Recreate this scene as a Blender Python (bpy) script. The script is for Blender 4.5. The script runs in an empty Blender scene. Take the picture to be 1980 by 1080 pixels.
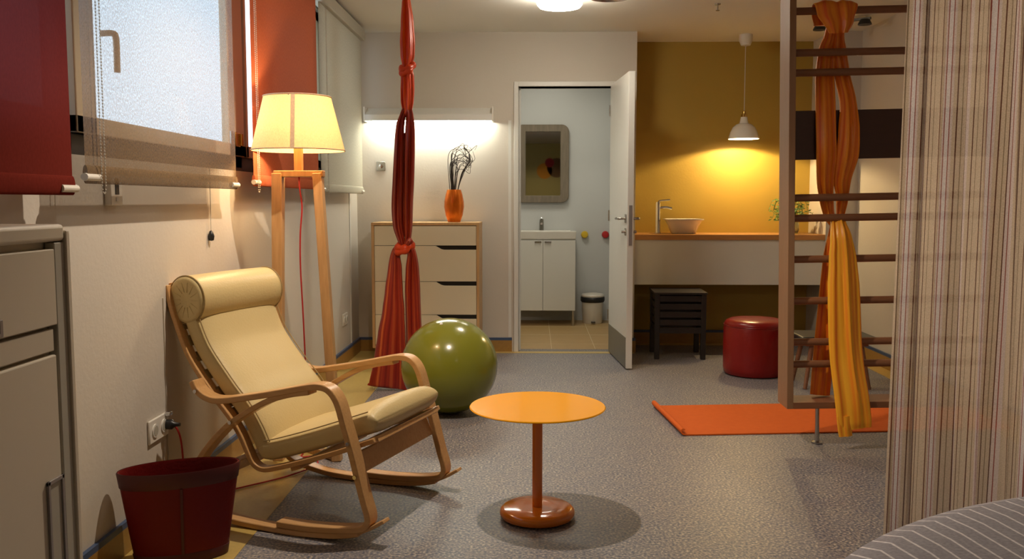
import bpy, bmesh, math, random
from mathutils import Vector, Matrix
from math import sin, cos, pi, radians as RAD
random.seed(7)
SC = bpy.context.scene
COL = SC.collection

# ------------------------------------------------------------ camera
cam_d = bpy.data.cameras.new('camera'); cam = bpy.data.objects.new('camera', cam_d); COL.objects.link(cam)
cam.location = (0, 0, 1.15)
cam.rotation_euler = (RAD(90) - math.atan(152/1741), 0, RAD(1.38))
cam_d.sensor_width = 36; cam_d.lens = 1741/1980*36; cam_d.clip_start = .05
SC.camera = cam

# ------------------------------------------------------------ world, exposure
w = bpy.data.worlds.new('world'); SC.world = w; w.use_nodes = True
bg = w.node_tree.nodes['Background']; bg.inputs[0].default_value = (.72, .84, 1, 1); bg.inputs[1].default_value = 2.6
SC.view_settings.view_transform = 'Standard'; SC.view_settings.look = 'None'
SC.view_settings.gamma = 1; SC.view_settings.use_curve_mapping = False
SC.view_settings.exposure = 0.1
SC.cycles.caustics_reflective = False; SC.cycles.caustics_refractive = False

# ------------------------------------------------------------ lights
def light(name, kind, loc, power, color, **k):
    d = bpy.data.lights.new(name, kind); d.energy = power; d.color = color
    for a, b in k.items():
        if a not in ('rot',): setattr(d, a, b)
    o = bpy.data.objects.new(name, d); COL.objects.link(o); o.location = loc
    if 'rot' in k: o.rotation_euler = k['rot']
    return o
WARM = (1, .76, .50)
light('down_spot', 'SPOT', (-.36, 3.27, 2.385), 114, (1, .84, .67), spot_size=RAD(128), spot_blend=.45, shadow_soft_size=.016)
light('curtain_fill_spot', 'SPOT', (1.45, .2, 2.34), 150, (1, .80, .60), spot_size=RAD(46), spot_blend=.9, shadow_soft_size=.05, rot=(RAD(64), 0, RAD(-1)))  # unseen fill spot, added to brighten the curtain from the front
light('down_spot', 'SPOT', (.2, -1.5, 2.385), 26, WARM, spot_size=RAD(140), spot_blend=.6, shadow_soft_size=.08)  # unseen fill behind the camera, added to light the rear wall and its discs
light('daylight', 'AREA', (-2.05, 3.45, 1.95), 7, (.80, .88, 1), shape='RECTANGLE', size=.8, size_y=1.0, rot=(0, RAD(-90), 0))
light('daylight', 'AREA', (-1.62, 2.05, 1.66), 3, (.86, .82, 1), shape='RECTANGLE', size=.25, size_y=.2, rot=(0, RAD(-90), 0))
light('bathroom_light', 'AREA', (.12, 7.7, 2.36), 9, (1, .93, .76), shape='RECTANGLE', size=.5, size_y=.5)

# ------------------------------------------------------------ materials
def mat(name, col, rough=.5, metal=0, spec=.5, noise=None, bump=None, trans=0, coat=0, emit=None, alpha=None, sheen=0):
    """noise=(scale, colour2, amount, (sx,sy,sz)); bump=(scale,strength)"""
    m = bpy.data.materials.new(name); m.use_nodes = True
    nt = m.node_tree; b = nt.nodes['Principled BSDF']
    b.inputs['Base Color'].default_value = (*col, 1); b.inputs['Roughness'].default_value = rough
    b.inputs['Metallic'].default_value = metal; b.inputs['Specular IOR Level'].default_value = spec
    b.inputs['Coat Weight'].default_value = coat; b.inputs['Sheen Weight'].default_value = sheen
    if trans: b.inputs['Transmission Weight'].default_value = trans
    if emit: b.inputs['Emission Color'].default_value = (*emit[0], 1); b.inputs['Emission Strength'].default_value = emit[1]
    tc = nt.nodes.new('ShaderNodeTexCoord')
    if noise:
        mp = nt.nodes.new('ShaderNodeMapping'); mp.inputs['Scale'].default_value = noise[3] if len(noise) > 3 else (1, 1, 1)
        nt.links.new(tc.outputs['Object'], mp.inputs[0])
        n = nt.nodes.new('ShaderNodeTexNoise'); n.inputs['Scale'].default_value = noise[0]; n.inputs['Detail'].default_value = 5
        nt.links.new(mp.outputs[0], n.inputs['Vector'])
        r = nt.nodes.new('ShaderNodeValToRGB')
        r.color_ramp.elements[0].position = .5-.22*1/max(noise[2], .3)*.8; r.color_ramp.elements[0].color = (*noise[1], 1)
        r.color_ramp.elements[1].position = .5+.22/max(noise[2], .3)*.8; r.color_ramp.elements[1].color = (*col, 1)
        nt.links.new(n.outputs['Fac'], r.inputs[0]); nt.links.new(r.outputs[0], b.inputs['Base Color'])
    if bump:
        n2 = nt.nodes.new('ShaderNodeTexNoise'); n2.inputs['Scale'].default_value = bump[0]; n2.inputs['Detail'].default_value = 3
        nt.links.new(tc.outputs['Object'], n2.inputs['Vector'])
        bp = nt.nodes.new('ShaderNodeBump'); bp.inputs['Strength'].default_value = bump[1]; bp.inputs['Distance'].default_value = .01
        nt.links.new(n2.outputs['Fac'], bp.inputs['Height']); nt.links.new(bp.outputs[0], b.inputs['Normal'])
    return m

M = {}
M['wall'] = mat('wall_paint', (.59, .54, .465), .6, bump=(60, .08), noise=(3, (.575, .525, .45), .5))
M['ceiling'] = mat('ceiling_paint', (.80, .79, .73), .8, noise=(3, (.785, .775, .715), .5))
M['yellow_wall'] = mat('yellow_paint', (.41, .27, .042), .6, bump=(60, .08), noise=(2, (.395, .26, .040), .5))
M['olive_wall'] = mat('olive_paint', (.52, .46, .18), .7, noise=(2, (.50, .44, .17), .5))
M['bath_wall'] = mat('bathroom_tile', (.62, .63, .62), .35, noise=(2, (.60, .61, .60), .5))
M['white'] = mat('white_lacquer', (.72, .71, .66), .35, noise=(2, (.70, .69, .64), .5))
M['cream'] = mat('cream_laminate', (.74, .65, .46), .4, noise=(2, (.72, .63, .445), .5))
M['cabinet'] = mat('greyish_laminate', (.66, .58, .45), .45, noise=(2, (.64, .56, .435), .5))
M['cabinet_edge'] = mat('grey_edge', (.44, .41, .33), .5, noise=(4, (.42, .39, .32), .5))
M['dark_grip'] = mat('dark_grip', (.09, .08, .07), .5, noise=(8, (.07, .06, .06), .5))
M['grey_trim'] = mat('grey_metal_trim', (.30, .27, .26), .4, metal=.3, noise=(8, (.28, .26, .25), .5))
M['skirt'] = mat('ochre_lino_skirting', (.36, .20, .05), .35, noise=(50, (.30, .165, .04), .6))
M['blue'] = mat('blue_strip', (.055, .09, .18), .4, noise=(20, (.05, .08, .16), .6))
M['yellow_floor'] = mat('yellow_lino', (.56, .40, .12), .32, noise=(70, (.48, .34, .10), .7))
M['pine'] = mat('light_ash_wood', (.60, .37, .17), .45, noise=(9, (.46, .26, .10), .6, (7, 7, .6)))
M['birch'] = mat('birch_veneer', (.62, .36, .15), .32, noise=(14, (.50, .27, .10), .6, (1, 7, 7)))
M['lamp_wood'] = mat('lamp_ash', (.55, .32, .13), .45, noise=(9, (.38, .20, .07), .6, (8, 8, .5)))
M['beech'] = mat('beech_wood', (.25, .105, .045), .45, noise=(9, (.19, .075, .032), .6, (.8, 7, 7)))
M['beech_v'] = mat('beech_wood_upright', (.30, .16, .08), .45, noise=(9, (.25, .13, .06), .6, (7, 7, .8)))
M['dark_panel'] = mat('dark_brown_board', (.055, .018, .010), .5, noise=(9, (.045, .014, .008), .6, (.8, 7, 7)))
M['leather'] = mat('cream_leather', (.62, .49, .235), .42, bump=(120, .12), noise=(5, (.59, .46, .22), .5))
M['piping'] = mat('dark_seam', (.36, .25, .10), .6, noise=(20, (.30, .21, .09), .5))
M['red_leather'] = mat('red_leather', (.15, .004, .003), .5, spec=.25, bump=(90, .15), noise=(6, (.125, .0035, .003), .5))
M['red_band'] = mat('dark_red_band', (.075, .006, .006), .5, noise=(8, (.065, .006, .006), .5))
M['red_vinyl'] = mat('red_vinyl', (.27, .006, .004), .3, bump=(30, .15), noise=(4, (.23, .005, .004), .5))
M['orange'] = mat('orange_enamel', (.93, .40, .006), .14, spec=.2, noise=(3, (.91, .39, .006), .5))
M['orange_deep'] = mat('deep_orange_enamel', (.72, .20, .015), .13, coat=.4, noise=(3, (.70, .19, .015), .5))
M['mat'] = mat('orange_foam', (.66, .125, .014), .8, spec=.2, bump=(300, .1), noise=(30, (.61, .11, .012), .6))
M['ball'] = mat('green_vinyl', (.185, .19, .018), .2, coat=.1, noise=(3, (.185, .20, .023), .5))
M['black_wood'] = mat('black_stained_wood', (.020, .013, .010), .5, noise=(9, (.014, .010, .008), .6, (1, 7, 7)))
M['black'] = mat('black_plastic', (.012, .012, .012), .4, noise=(9, (.016, .016, .016), .5))
M['steel'] = mat('brushed_steel', (.52, .50, .46), .25, metal=1, noise=(30, (.45, .43, .40), .5))
M['steel_matt'] = mat('matt_grey_steel', (.22, .21, .17), .45, metal=.4, noise=(30, (.20, .19, .16), .5))
M['chrome'] = mat('chrome', (.75, .75, .75), .08, metal=1, noise=(30, (.7, .7, .7), .5))
M['brass'] = mat('brass', (.62, .40, .12), .25, metal=1, noise=(30, (.55, .35, .1), .5))
M['plastic'] = mat('white_plastic', (.72, .68, .60), .35, noise=(9, (.70, .66, .58), .5))
M['cord_white'] = mat('white_cord', (.60, .56, .48), .5, noise=(9, (.56, .52, .45), .5))
M['cord_red'] = mat('red_textile_cord', (.45, .015, .012), .6, noise=(90, (.36, .012, .01), .5))
M['vase'] = mat('orange_metallic_glaze', (.85, .23, .015), .18, metal=.6, noise=(8, (.55, .10, .006), .7))
M['twig'] = mat('dry_twig', (.045, .032, .022), .8, noise=(40, (.03, .02, .015), .5))
M['leaf'] = mat('green_leaf', (.10, .19, .035), .5, noise=(12, (.06, .13, .02), .6))
M['glass_vase'] = mat('pale_glass', (.75, .80, .70), .05, trans=.9, noise=(9, (.7, .78, .66), .4))
M['ceramic'] = mat('white_ceramic', (.78, .75, .68), .12, coat=.3, noise=(3, (.77, .74, .67), .5))
M['mirror'] = mat('mirror_glass', (.82, .84, .80), .02, metal=1, noise=(1, (.82, .84, .80), .3))
M['weathered'] = mat('weathered_grey_wood', (.24, .19, .135), .7, noise=(7, (.16, .13, .09), .7, (6, 6, 1)), bump=(70, .2))
M['tile_floor'] = mat('beige_floor_tile', (.50, .33, .14), .4, noise=(6, (.44, .29, .12), .6))
M['counter'] = mat('counter_wood', (.56, .28, .09), .4, noise=(9, (.44, .20, .06), .6, (.8, 7, 7)))
M['frame'] = mat('beige_window_frame', (.64, .52, .36), .4, noise=(5, (.62, .50, .35), .5))
M['anthracite'] = mat('anthracite_frame', (.018, .018, .022), .4, noise=(9, (.022, .022, .026), .5))
M['decal_orange'] = mat('orange_disc', (.80, .35, .03), .7, noise=(9, (.76, .33, .03), .5))
M['decal_red'] = mat('red_disc', (.40, .02, .03), .7, noise=(9, (.36, .02, .03), .5))
M['decal_brown'] = mat('brown_disc', (.22, .12, .05), .7, noise=(9, (.20, .11, .05), .5))
M['knob_yellow'] = mat('yellow_knob', (.75, .50, .03), .35, noise=(9, (.72, .48, .03), .5))
M['knob_red'] = mat('red_knob', (.50, .02, .02), .35, noise=(9, (.46, .02, .02), .5))
M['grille'] = mat('grey_grille', (.22, .20, .17), .5, metal=.3, noise=(200, (.12, .11, .1), .6))
M['opal'] = mat('glowing_opal_glass', (.9, .85, .75), .4, emit=((1, .90, .74), 58), noise=(3, (.88, .83, .73), .5))
M['tube'] = mat('glowing_tube', (.9, .95, .9), .4, emit=((.98, 1, .88), 105), noise=(3, (.88, .93, .88), .5))
M['bulb'] = mat('glowing_bulb', (1, .9, .7), .4, emit=((1, .74, .38), 8), noise=(3, (1, .9, .7), .5))

def glass_mat():
    m = bpy.data.materials.new('window_glass'); m.use_nodes = True; nt = m.node_tree; nt.nodes.clear()
    o = nt.nodes.new('ShaderNodeOutputMaterial'); t = nt.nodes.new('ShaderNodeBsdfTransparent'); t.inputs[0].default_value = (.93, .96, .95, 1)
    g = nt.nodes.new('ShaderNodeBsdfGlossy'); g.inputs['Roughness'].default_value = .02
    mx = nt.nodes.new('ShaderNodeMixShader'); mx.inputs[0].default_value = .06
    nt.links.new(t.outputs[0], mx.inputs[1]); nt.links.new(g.outputs[0], mx.inputs[2]); nt.links.new(mx.outputs[0], o.inputs[0]); return m
M['glass'] = glass_mat()

def cloth_mat(name, col, translucent=.4, clear=.0, weave=900, col2=None, tcol=None):
    m = bpy.data.materials.new(name); m.use_nodes = True; nt = m.node_tree; nt.nodes.clear(); N = nt.nodes.new; L = nt.links.new
    o = N('ShaderNodeOutputMaterial'); d = N('ShaderNodeBsdfDiffuse'); tr = N('ShaderNodeBsdfTranslucent'); tp = N('ShaderNodeBsdfTransparent')
    tc = N('ShaderNodeTexCoord'); n = N('ShaderNodeTexNoise'); n.inputs['Scale'].default_value = weave; n.inputs['Detail'].default_value = 2
    mp = N('ShaderNodeMapping'); mp.inputs['Scale'].default_value = (1, .6, .35); L(tc.outputs['Object'], mp.inputs[0]); L(mp.outputs[0], n.inputs['Vector'])
    r = N('ShaderNodeValToRGB'); c2 = col2 or tuple(c*.86 for c in col)
    r.color_ramp.elements[0].position = .35; r.color_ramp.elements[0].color = (*c2, 1)
    r.color_ramp.elements[1].position = .65; r.color_ramp.elements[1].color = (*col, 1)
    L(n.outputs['Fac'], r.inputs[0]); L(r.outputs[0], d.inputs[0])
    if tcol: tr.inputs[0].default_value = (*tcol, 1)
    else: L(r.outputs[0], tr.inputs[0])
    a = N('ShaderNodeMixShader'); a.inputs[0].default_value = translucent; L(d.outputs[0], a.inputs[1]); L(tr.outputs[0], a.inputs[2])
    b = N('ShaderNodeMixShader'); b.inputs[0].default_value = clear
    if clear > .1:
        q = N('ShaderNodeMapRange'); q.inputs[1].default_value = .38; q.inputs[2].default_value = .62; q.inputs[3].default_value = clear*1.35; q.inputs[4].default_value = clear*.7; L(n.outputs['Fac'], q.inputs[0]); L(q.outputs[0], b.inputs[0])
    L(a.outputs[0], b.inputs[1]); L(tp.outputs[0], b.inputs[2])
    L(b.outputs[0], o.inputs[0]); return m
M['blind_red'] = cloth_mat('red_blind_fabric', (.17, .026, .018), .05, .002, 250, tcol=(.55, .10, .10))
M['blind_rust'] = cloth_mat('rust_blind_fabric', (.50, .13, .06), .10, .002, 250)
M['blind_beige'] = cloth_mat('beige_blind_fabric', (.23, .15, .08), .10, .32, 380, tcol=(.72, .70, .72))
M['blind_grey'] = cloth_mat('pale_grey_blind_fabric', (.52, .49, .39), .08, .002, 250)
M['lampshade'] = cloth_mat('cream_linen_shade', (.72, .48, .23), .125, .0, 300)
M['shade_seam'] = cloth_mat('shade_seam_tape', (.55, .40, .26), .22, .0, 300)

def silk_mat(name, c_a, c_b, c_c, freq, rough=.38):
    """silk with woven colour bands along its width (u of the cloth)"""
    m = bpy.data.materials.new(name); m.use_nodes = True; nt = m.node_tree; b = nt.nodes['Principled BSDF']; N = nt.nodes.new; L = nt.links.new
    uv = N('ShaderNodeUVMap'); mp = N('ShaderNodeMapping'); mp.inputs['Scale'].default_value = (freq, .15, 1); L(uv.outputs[0], mp.inputs[0])
    n = N('ShaderNodeTexNoise'); n.inputs['Scale'].default_value = 3; n.inputs['Detail'].default_value = 2; L(mp.outputs[0], n.inputs['Vector'])
    r = N('ShaderNodeValToRGB'); e = r.color_ramp.elements; e[0].position = .35; e[0].color = (*c_a, 1); e[1].position = .68; e[1].color = (*c_c, 1)
    x = e.new(.52); x.color = (*c_b, 1)
    L(n.outputs['Fac'], r.inputs[0]); L(r.outputs[0], b.inputs['Base Color'])
    b.inputs['Roughness'].default_value = rough; b.inputs['Sheen Weight'].default_value = .12
    b.inputs['Sheen Tint'].default_value = (*c_c, 1)
    return m
M['silk_red'] = silk_mat('red_silk', (.16, .005, .003), (.27, .018, .006), (.50, .11, .025), 4)
M['silk_flame'] = silk_mat('flame_red_silk', (.42, .014, .004), (.60, .055, .006), (.80, .22, .014), 3)
M['silk_orange'] = silk_mat('orange_silk', (.72, .11, .008), (.85, .24, .012), (.90, .36, .02), 3)
M['silk_amber'] = silk_mat('amber_silk', (.88, .22, .01), (.95, .42, .02), (.98, .52, .03), 3)

def floor_mat():
    m = bpy.data.materials.new('speckled_lino'); m.use_nodes = True; nt = m.node_tree; b = nt.nodes['Principled BSDF']; N = nt.nodes.new; L = nt.links.new
    tc = N('ShaderNodeTexCoord')
    def noise(s, d=3):
        n = N('ShaderNodeTexNoise'); n.inputs['Scale'].default_value = s; n.inputs['Detail'].default_value = d; L(tc.outputs['Object'], n.inputs['Vector']); return n
    r = N('ShaderNodeValToRGB'); e = r.color_ramp.elements; e[0].position = .33; e[0].color = (.06, .075, .13, 1); e[1].position = .67; e[1].color = (.52, .45, .39, 1)
    x = e.new(.46); x.color = (.175, .17, .185, 1); x = e.new(.54); x.color = (.25, .225, .205, 1)
    L(noise(105, 5).outputs['Fac'], r.inputs[0])
    r2 = N('ShaderNodeValToRGB'); r2.color_ramp.elements[0].position = .4; r2.color_ramp.elements[0].color = (.9, .92, .97, 1); r2.color_ramp.elements[1].position = .6; r2.color_ramp.elements[1].color = (1, 1, 1, 1)
    L(noise(9, 3).outputs['Fac'], r2.inputs[0])
    mx = N('ShaderNodeMix'); mx.data_type = 'RGBA'; mx.blend_type = 'MULTIPLY'; mx.inputs[0].default_value = 1
    L(r.outputs[0], mx.inputs[6]); L(r2.outputs[0], mx.inputs[7]); L(mx.outputs[2], b.inputs['Base Color'])
    b.inputs['Roughness'].default_value = .44; b.inputs['Specular IOR Level'].default_value = .36
    bp = N('ShaderNodeBump'); bp.inputs['Strength'].default_value = .05; bp.inputs['Distance'].default_value = .002
    L(noise(90, 2).outputs['Fac'], bp.inputs['Height']); L(bp.outputs[0], b.inputs['Normal'])
    return m
M['floor'] = floor_mat()

def stripe_mat(name, period, stops, translucent=0, clear=0, uvaxis=0, weave=None, rough=.8):
    """stops: (pos, colour) constant ramp over one period of the cloth's u coordinate in metres"""
    m = bpy.data.materials.new(name); m.use_nodes = True; nt = m.node_tree; nt.nodes.clear(); N = nt.nodes.new; L = nt.links.new
    uv = N('ShaderNodeUVMap'); sp = N('ShaderNodeSeparateXYZ'); L(uv.outputs[0], sp.inputs[0])
    a = N('ShaderNodeMath'); a.operation = 'DIVIDE'; a.inputs[1].default_value = period; L(sp.outputs[uvaxis], a.inputs[0])
    f = N('ShaderNodeMath'); f.operation = 'FRACT'; L(a.outputs[0], f.inputs[0])
    r = N('ShaderNodeValToRGB'); r.color_ramp.interpolation = 'CONSTANT'; e = r.color_ramp.elements
    e[0].position = stops[0][0]; e[0].color = (*stops[0][1], 1); e[1].position = stops[1][0]; e[1].color = (*stops[1][1], 1)
    for p, c in stops[2:]: q = e.new(p); q.color = (*c, 1)
    L(f.outputs[0], r.inputs[0])
    tc = N('ShaderNodeTexCoord'); n = N('ShaderNodeTexNoise'); n.inputs['Scale'].default_value = weave or 300; L(tc.outputs['Object'], n.inputs['Vector'])
    mr = N('ShaderNodeMapRange'); mr.inputs[1].default_value = .3; mr.inputs[2].default_value = .7; mr.inputs[3].default_value = .82; mr.inputs[4].default_value = 1.08; L(n.outputs['Fac'], mr.inputs[0])
    mx = N('ShaderNodeMix'); mx.data_type = 'RGBA'; mx.blend_type = 'MULTIPLY'; mx.inputs[0].default_value = 1; L(r.outputs[0], mx.inputs[6]); L(mr.outputs[0], mx.inputs[7])
    o = N('ShaderNodeOutputMaterial'); d = N('ShaderNodeBsdfDiffuse'); L(mx.outputs[2], d.inputs[0]); out = d.outputs[0]
    if translucent:
        tr = N('ShaderNodeBsdfTranslucent'); L(mx.outputs[2], tr.inputs[0]); s = N('ShaderNodeMixShader'); s.inputs[0].default_value = translucent
        L(out, s.inputs[1]); L(tr.outputs[0], s.inputs[2]); out = s.outputs[0]
    if clear:
        tp = N('ShaderNodeBsdfTransparent'); s = N('ShaderNodeMixShader'); s.inputs[0].default_value = clear
        L(out, s.inputs[1]); L(tp.outputs[0], s.inputs[2]); out = s.outputs[0]
    L(out, o.inputs[0]); return m
CB = (.50, .38, .25); CP = (.62, .50, .47); CD = (.20, .09, .05); CG = (.30, .25, .15); CR = (.34, .10, .09); CW = (.66, .60, .60)
CB = (.66, .54, .41); CP = (.76, .65, .62); CD = (.14, .06, .04); CG = (.28, .21, .13); CR = (.34, .10, .08); CW = (.84, .79, .80)
M['curtain'] = stripe_mat('striped_voile', .150, [(0, CB), (.06, CD), (.085, CB), (.15, CG), (.165, CB), (.22, CP), (.25, CR), (.262, CW), (.33, CR), (.345, CP), (.39, CB), (.45, CD), (.475, CB), (.55, CG),
    (.565, CB), (.63, CD), (.65, CP), (.70, CR), (.715, CP), (.77, CB), (.84, CD), (.862, CB), (.93, CG), (.945, CB)], .30, .17)
M['bedcover'] = stripe_mat('striped_bed_cotton', .031, [(0, (.37, .35, .37)), (.86, (.78, .74, .74))], weave=160)

# ------------------------------------------------------------ mesh helpers
def new(): return bmesh.new()
def obj(name, bm, m, parent=None, smooth=True, angle=40, bevel=0, seg=2, sub=0):
    me = bpy.data.meshes.new(name); bmesh.ops.recalc_face_normals(bm, faces=bm.faces); bm.to_mesh(me); bm.free()
    for x in (m if isinstance(m, (list, tuple)) else [m]): me.materials.append(M[x] if isinstance(x, str) else x)
    o = bpy.data.objects.new(name, me); COL.objects.link(o)
    if parent: o.parent = parent
    if bevel:
        b = o.modifiers.new('bevel', 'BEVEL'); b.width = bevel; b.segments = seg; b.limit_method = 'ANGLE'; b.angle_limit = RAD(40)
    if sub:
        s = o.modifiers.new('sub', 'SUBSURF'); s.levels = s.render_levels = sub
    if smooth:
        me.polygons.foreach_set('use_smooth', [True]*len(me.polygons))
        try: me.set_sharp_from_angle(angle=RAD(angle))
        except Exception: pass
    return o
def tag(o, label, cat, group=None):
    o['label'] = label; o['category'] = cat
    if group: o['group'] = group
    return o
def thing(name, label, cat, loc=(0, 0, 0), rz=0, group=None):
    o = bpy.data.objects.new(name, None); COL.objects.link(o); o.location = loc; o.rotation_euler = (0, 0, rz); o.empty_display_size = .1
    return tag(o, label, cat, group)
def struct(name, bm, m, parent=None, **k):
    k.setdefault('smooth', False); o = obj(name, bm, m, parent, **k)
    if not parent: o['kind'] = 'structure'
    return o
def box(bm, x0, x1, y0, y1, z0, z1, mi=0, mtx=None):
    v = [bm.verts.new((x, y, z)) for x in (x0, x1) for y in (y0, y1) for z in (z0, z1)]
    if mtx:
        for a in v: a.co = mtx @ a.co
    for q in ((0, 1, 3, 2), (4, 6, 7, 5), (0, 4, 5, 1), (2, 3, 7, 6), (0, 2, 6, 4), (1, 5, 7, 3)):
        f = bm.faces.new([v[i] for i in q]); f.material_index = mi
    return v
def B(*a, **k): bm = new(); box(bm, *a, **k); return bm
def lathe(bm, prof, c=(0, 0, 0), n=48, sx=1, sy=1, rz=0, cap=True):
    """prof: (r, z) list"""
    rings = []
    for r, z in prof:
        if r < 1e-5: rings.append([bm.verts.new((c[0], c[1], c[2]+z))]); continue
        rr = []
        for i in range(n):
            a = 2*pi*i/n; x, y = r*cos(a)*sx, r*sin(a)*sy
            rr.append(bm.verts.new((c[0]+x*cos(rz)-y*sin(rz), c[1]+x*sin(rz)+y*cos(rz), c[2]+z)))
        rings.append(rr)
    for a, b in zip(rings, rings[1:]):
        for i in range(n):
            j = (i+1) % n
            if len(a) == 1 and len(b) == 1: continue
            if len(a) == 1: bm.faces.new((a[0], b[i], b[j]))
            elif len(b) == 1: bm.faces.new((a[i], b[0], a[j]))
            else: bm.faces.new((a[i], b[i], b[j], a[j]))
    if cap:
        for r in (rings[0], rings[-1]):
            if len(r) > 2: bm.faces.new(r)
    return bm
def LT(prof, **k): return lathe(new(), prof, **k)
def catmull(P, n=8):
    P = [Vector(p) for p in P]; out = []
    for i in range(len(P)-1):
        a = P[i-1] if i else P[0]*2-P[1]; b = P[i]; c = P[i+1]; d = P[i+2] if i+2 < len(P) else P[-1]*2-P[-2]
        for k in range(n):
            t = k/n; out.append(.5*((2*b)+(c-a)*t+(2*a-5*b+4*c-d)*t*t+(3*b-a-3*c+d)*t**3))
    out.append(P[-1]); return out
def tube(bm, P, r, n=10, closed=False):
    """r: number or list"""
    P = [Vector(p) for p in P]; rings = []; up = None
    for i, p in enumerate(P):
        t = (P[min(i+1, len(P)-1)]-P[max(i-1, 0)]).normalized()
        if up is None: up = t.orthogonal().normalized()
        up = (up-t*up.dot(t)).normalized(); s = t.cross(up); rr = r[i] if isinstance(r, (list, tuple)) else r
        rings.append([bm.verts.new(p+(up*cos(2*pi*k/n)+s*sin(2*pi*k/n))*rr) for k in range(n)])
    for a, b in zip(rings, rings[1:]):
        for k in range(n): bm.faces.new((a[k], a[(k+1) % n], b[(k+1) % n], b[k]))
    bm.faces.new(rings[0]); bm.faces.new(rings[-1]); return bm
def TB(P, r, **k): return tube(new(), P, r, **k)
def rod(bm, a, b, r, n=12): return tube(bm, [a, b], r, n)
def strip(bm, P, v0, v1, th):
    """bent laminated strip: P = (u,z) centre line in the xz plane, width from y=v0 to y=v1, thickness th"""
    rings = []
    for i, p in enumerate(P):
        t = P[min(i+1, len(P)-1)]-P[max(i-1, 0)]; t = Vector((t[0], t[1])).normalized(); nn = Vector((-t.y, t.x))*th/2
        a = Vector((p[0], p[1]))
        rings.append([bm.verts.new(q) for q in ((a.x+nn.x, v0, a.y+nn.y), (a.x+nn.x, v1, a.y+nn.y), (a.x-nn.x, v1, a.y-nn.y), (a.x-nn.x, v0, a.y-nn.y))])
    for a, b in zip(rings, rings[1:]):
        for k in range(4): bm.faces.new((a[k], a[(k+1) % 4], b[(k+1) % 4], b[k]))
    bm.faces.new(rings[0]); bm.faces.new(rings[-1]); return bm
def prism(bm, pts, y0, y1, axis='y'):
    """extrude a polygon given in (a,b) along an axis"""
    def P(a, b, t): return {'y': (a, t, b), 'x': (t, a, b), 'z': (a, b, t)}[axis]
    A = [bm.verts.new(P(a, b, y0)) for a, b in pts]; C = [bm.verts.new(P(a, b, y1)) for a, b in pts]
    bm.faces.new(A); bm.faces.new(C[::-1]); n = len(pts)
    for i in range(n): bm.faces.new((A[i], A[(i+1) % n], C[(i+1) % n], C[i]))
    return bm
def wallplane(bm, u0, u1, z0, z1, holes, mk):
    """grid wall with rectangular holes; mk(u0,u1,z0,z1) adds a box"""
    us = sorted({u0, u1, *[h[0] for h in holes], *[h[1] for h in holes]}); zs = sorted({z0, z1, *[h[2] for h in holes], *[h[3] for h in holes]})
    for a, b in zip(us, us[1:]):
        for c, d in zip(zs, zs[1:]):
            if any(h[0] <= (a+b)/2 <= h[1] and h[2] <= (c+d)/2 <= h[3] for h in holes): continue
            mk(a, b, c, d)

# cloth bundle: closed pleated tube following a centre line
def bundle(bm, pts, pleats=5, seed=0, n=56, sub=8, amp=.32, twist=0.0):
    """pts: (x,y,z,halfwidth,halfdepth)"""
    rnd = random.Random(seed); ph = [rnd.uniform(0, 6.28) for _ in range(4)]
    P = catmull([Vector(p[:3]) for p in pts], sub); Wd = []
    for i in range(len(pts)-1):
        for k in range(sub):
            t = k/sub; t = t*t*(3-2*t)*.6+t*.4
            Wd.append((pts[i][3]*(1-t)+pts[i+1][3]*t, pts[i][4]*(1-t)+pts[i+1][4]*t))
    Wd.append(pts[-1][3:5]); uvl = bm.loops.layers.uv.verify(); rings = []; vv = 0
    for i, p in enumerate(P):
        t = (P[min(i+1, len(P)-1)]-P[max(i-1, 0)]).normalized()
        side = Vector((1, 0, 0)); side = (side-t*side.dot(t)).normalized()
        if side.length < .1: side = Vector((0, 0, 1))
        dep = t.cross(side).normalized(); hw, hd = Wd[i]; ring = []
        for k in range(n):
            a = 2*pi*k/n; ca, sa = cos(a), sin(a); ss = (abs(sa)**.8)*(1 if sa >= 0 else -1)
            x = ca*hw; drift = .35*sin(i*.045+ph[3])
            y = ss*hd*(1+amp*1.0*sin(ca*pleats*1.5+ph[0]+drift*2.5+twist*i)+amp*.45*sin(ca*pleats*3.3+ph[1]-drift*4))
            x += hw*.03*sin(a*3+i*.1+ph[2])
            ring.append(bm.verts.new(p+side*x+dep*y))
        rings.append(ring)
    for i, (a, b) in enumerate(zip(rings, rings[1:])):
        for k in range(n):
            f = bm.faces.new((a[k], a[(k+1) % n], b[(k+1) % n], b[k]))
            for lp, (uu, v2) in zip(f.loops, ((k, i), (k+1, i), (k+1, i+1), (k, i+1))):
                m_ = 2*uu/n; m_ = m_ if m_ <= 1 else 2-m_
                lp[uvl].uv = (m_, v2/len(P))
    bm.faces.new(rings[0]); bm.faces.new(rings[-1]); return bm

# ============================================================ SETTING
XL, XR, YB, H = -1.34, 2.43, 6.83, 2.40
bm = new(); box(bm, -1.6, 2.6, -3.2, 6.95, -.1, 0); box(bm, .745, 2.6, 6.95, 7.45, -.1, 0)
struct('floor', bm, 'floor')
struct('ceiling', B(-1.6, 2.6, -3.2, 7.45, H, H+.1), 'ceiling')
bm = new()
WIN = (.90, 6.62, 1.285, 2.33)
wallplane(bm, -3.2, 7.45, 0, H, [WIN], lambda a, b, c, d: box(bm, XL-.26, XL, a, b, c, d))
struct('wall_left', bm, 'wall')
bm = new(); wallplane(bm, XL, .765, 0, H, [(-.115, .585, 0, 2.0)], lambda a, b, c, d: box(bm, a, b, YB, YB+.12, c, d))
struct('wall_back', bm, 'wall')
struct('wall_pier', B(2.2, XR+.02, YB+.02, 7.45, 0, H), 'wall')
struct('wall_partition', B(.735, .765, YB+.12, 8.66, 0, H), 'wall')
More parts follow.
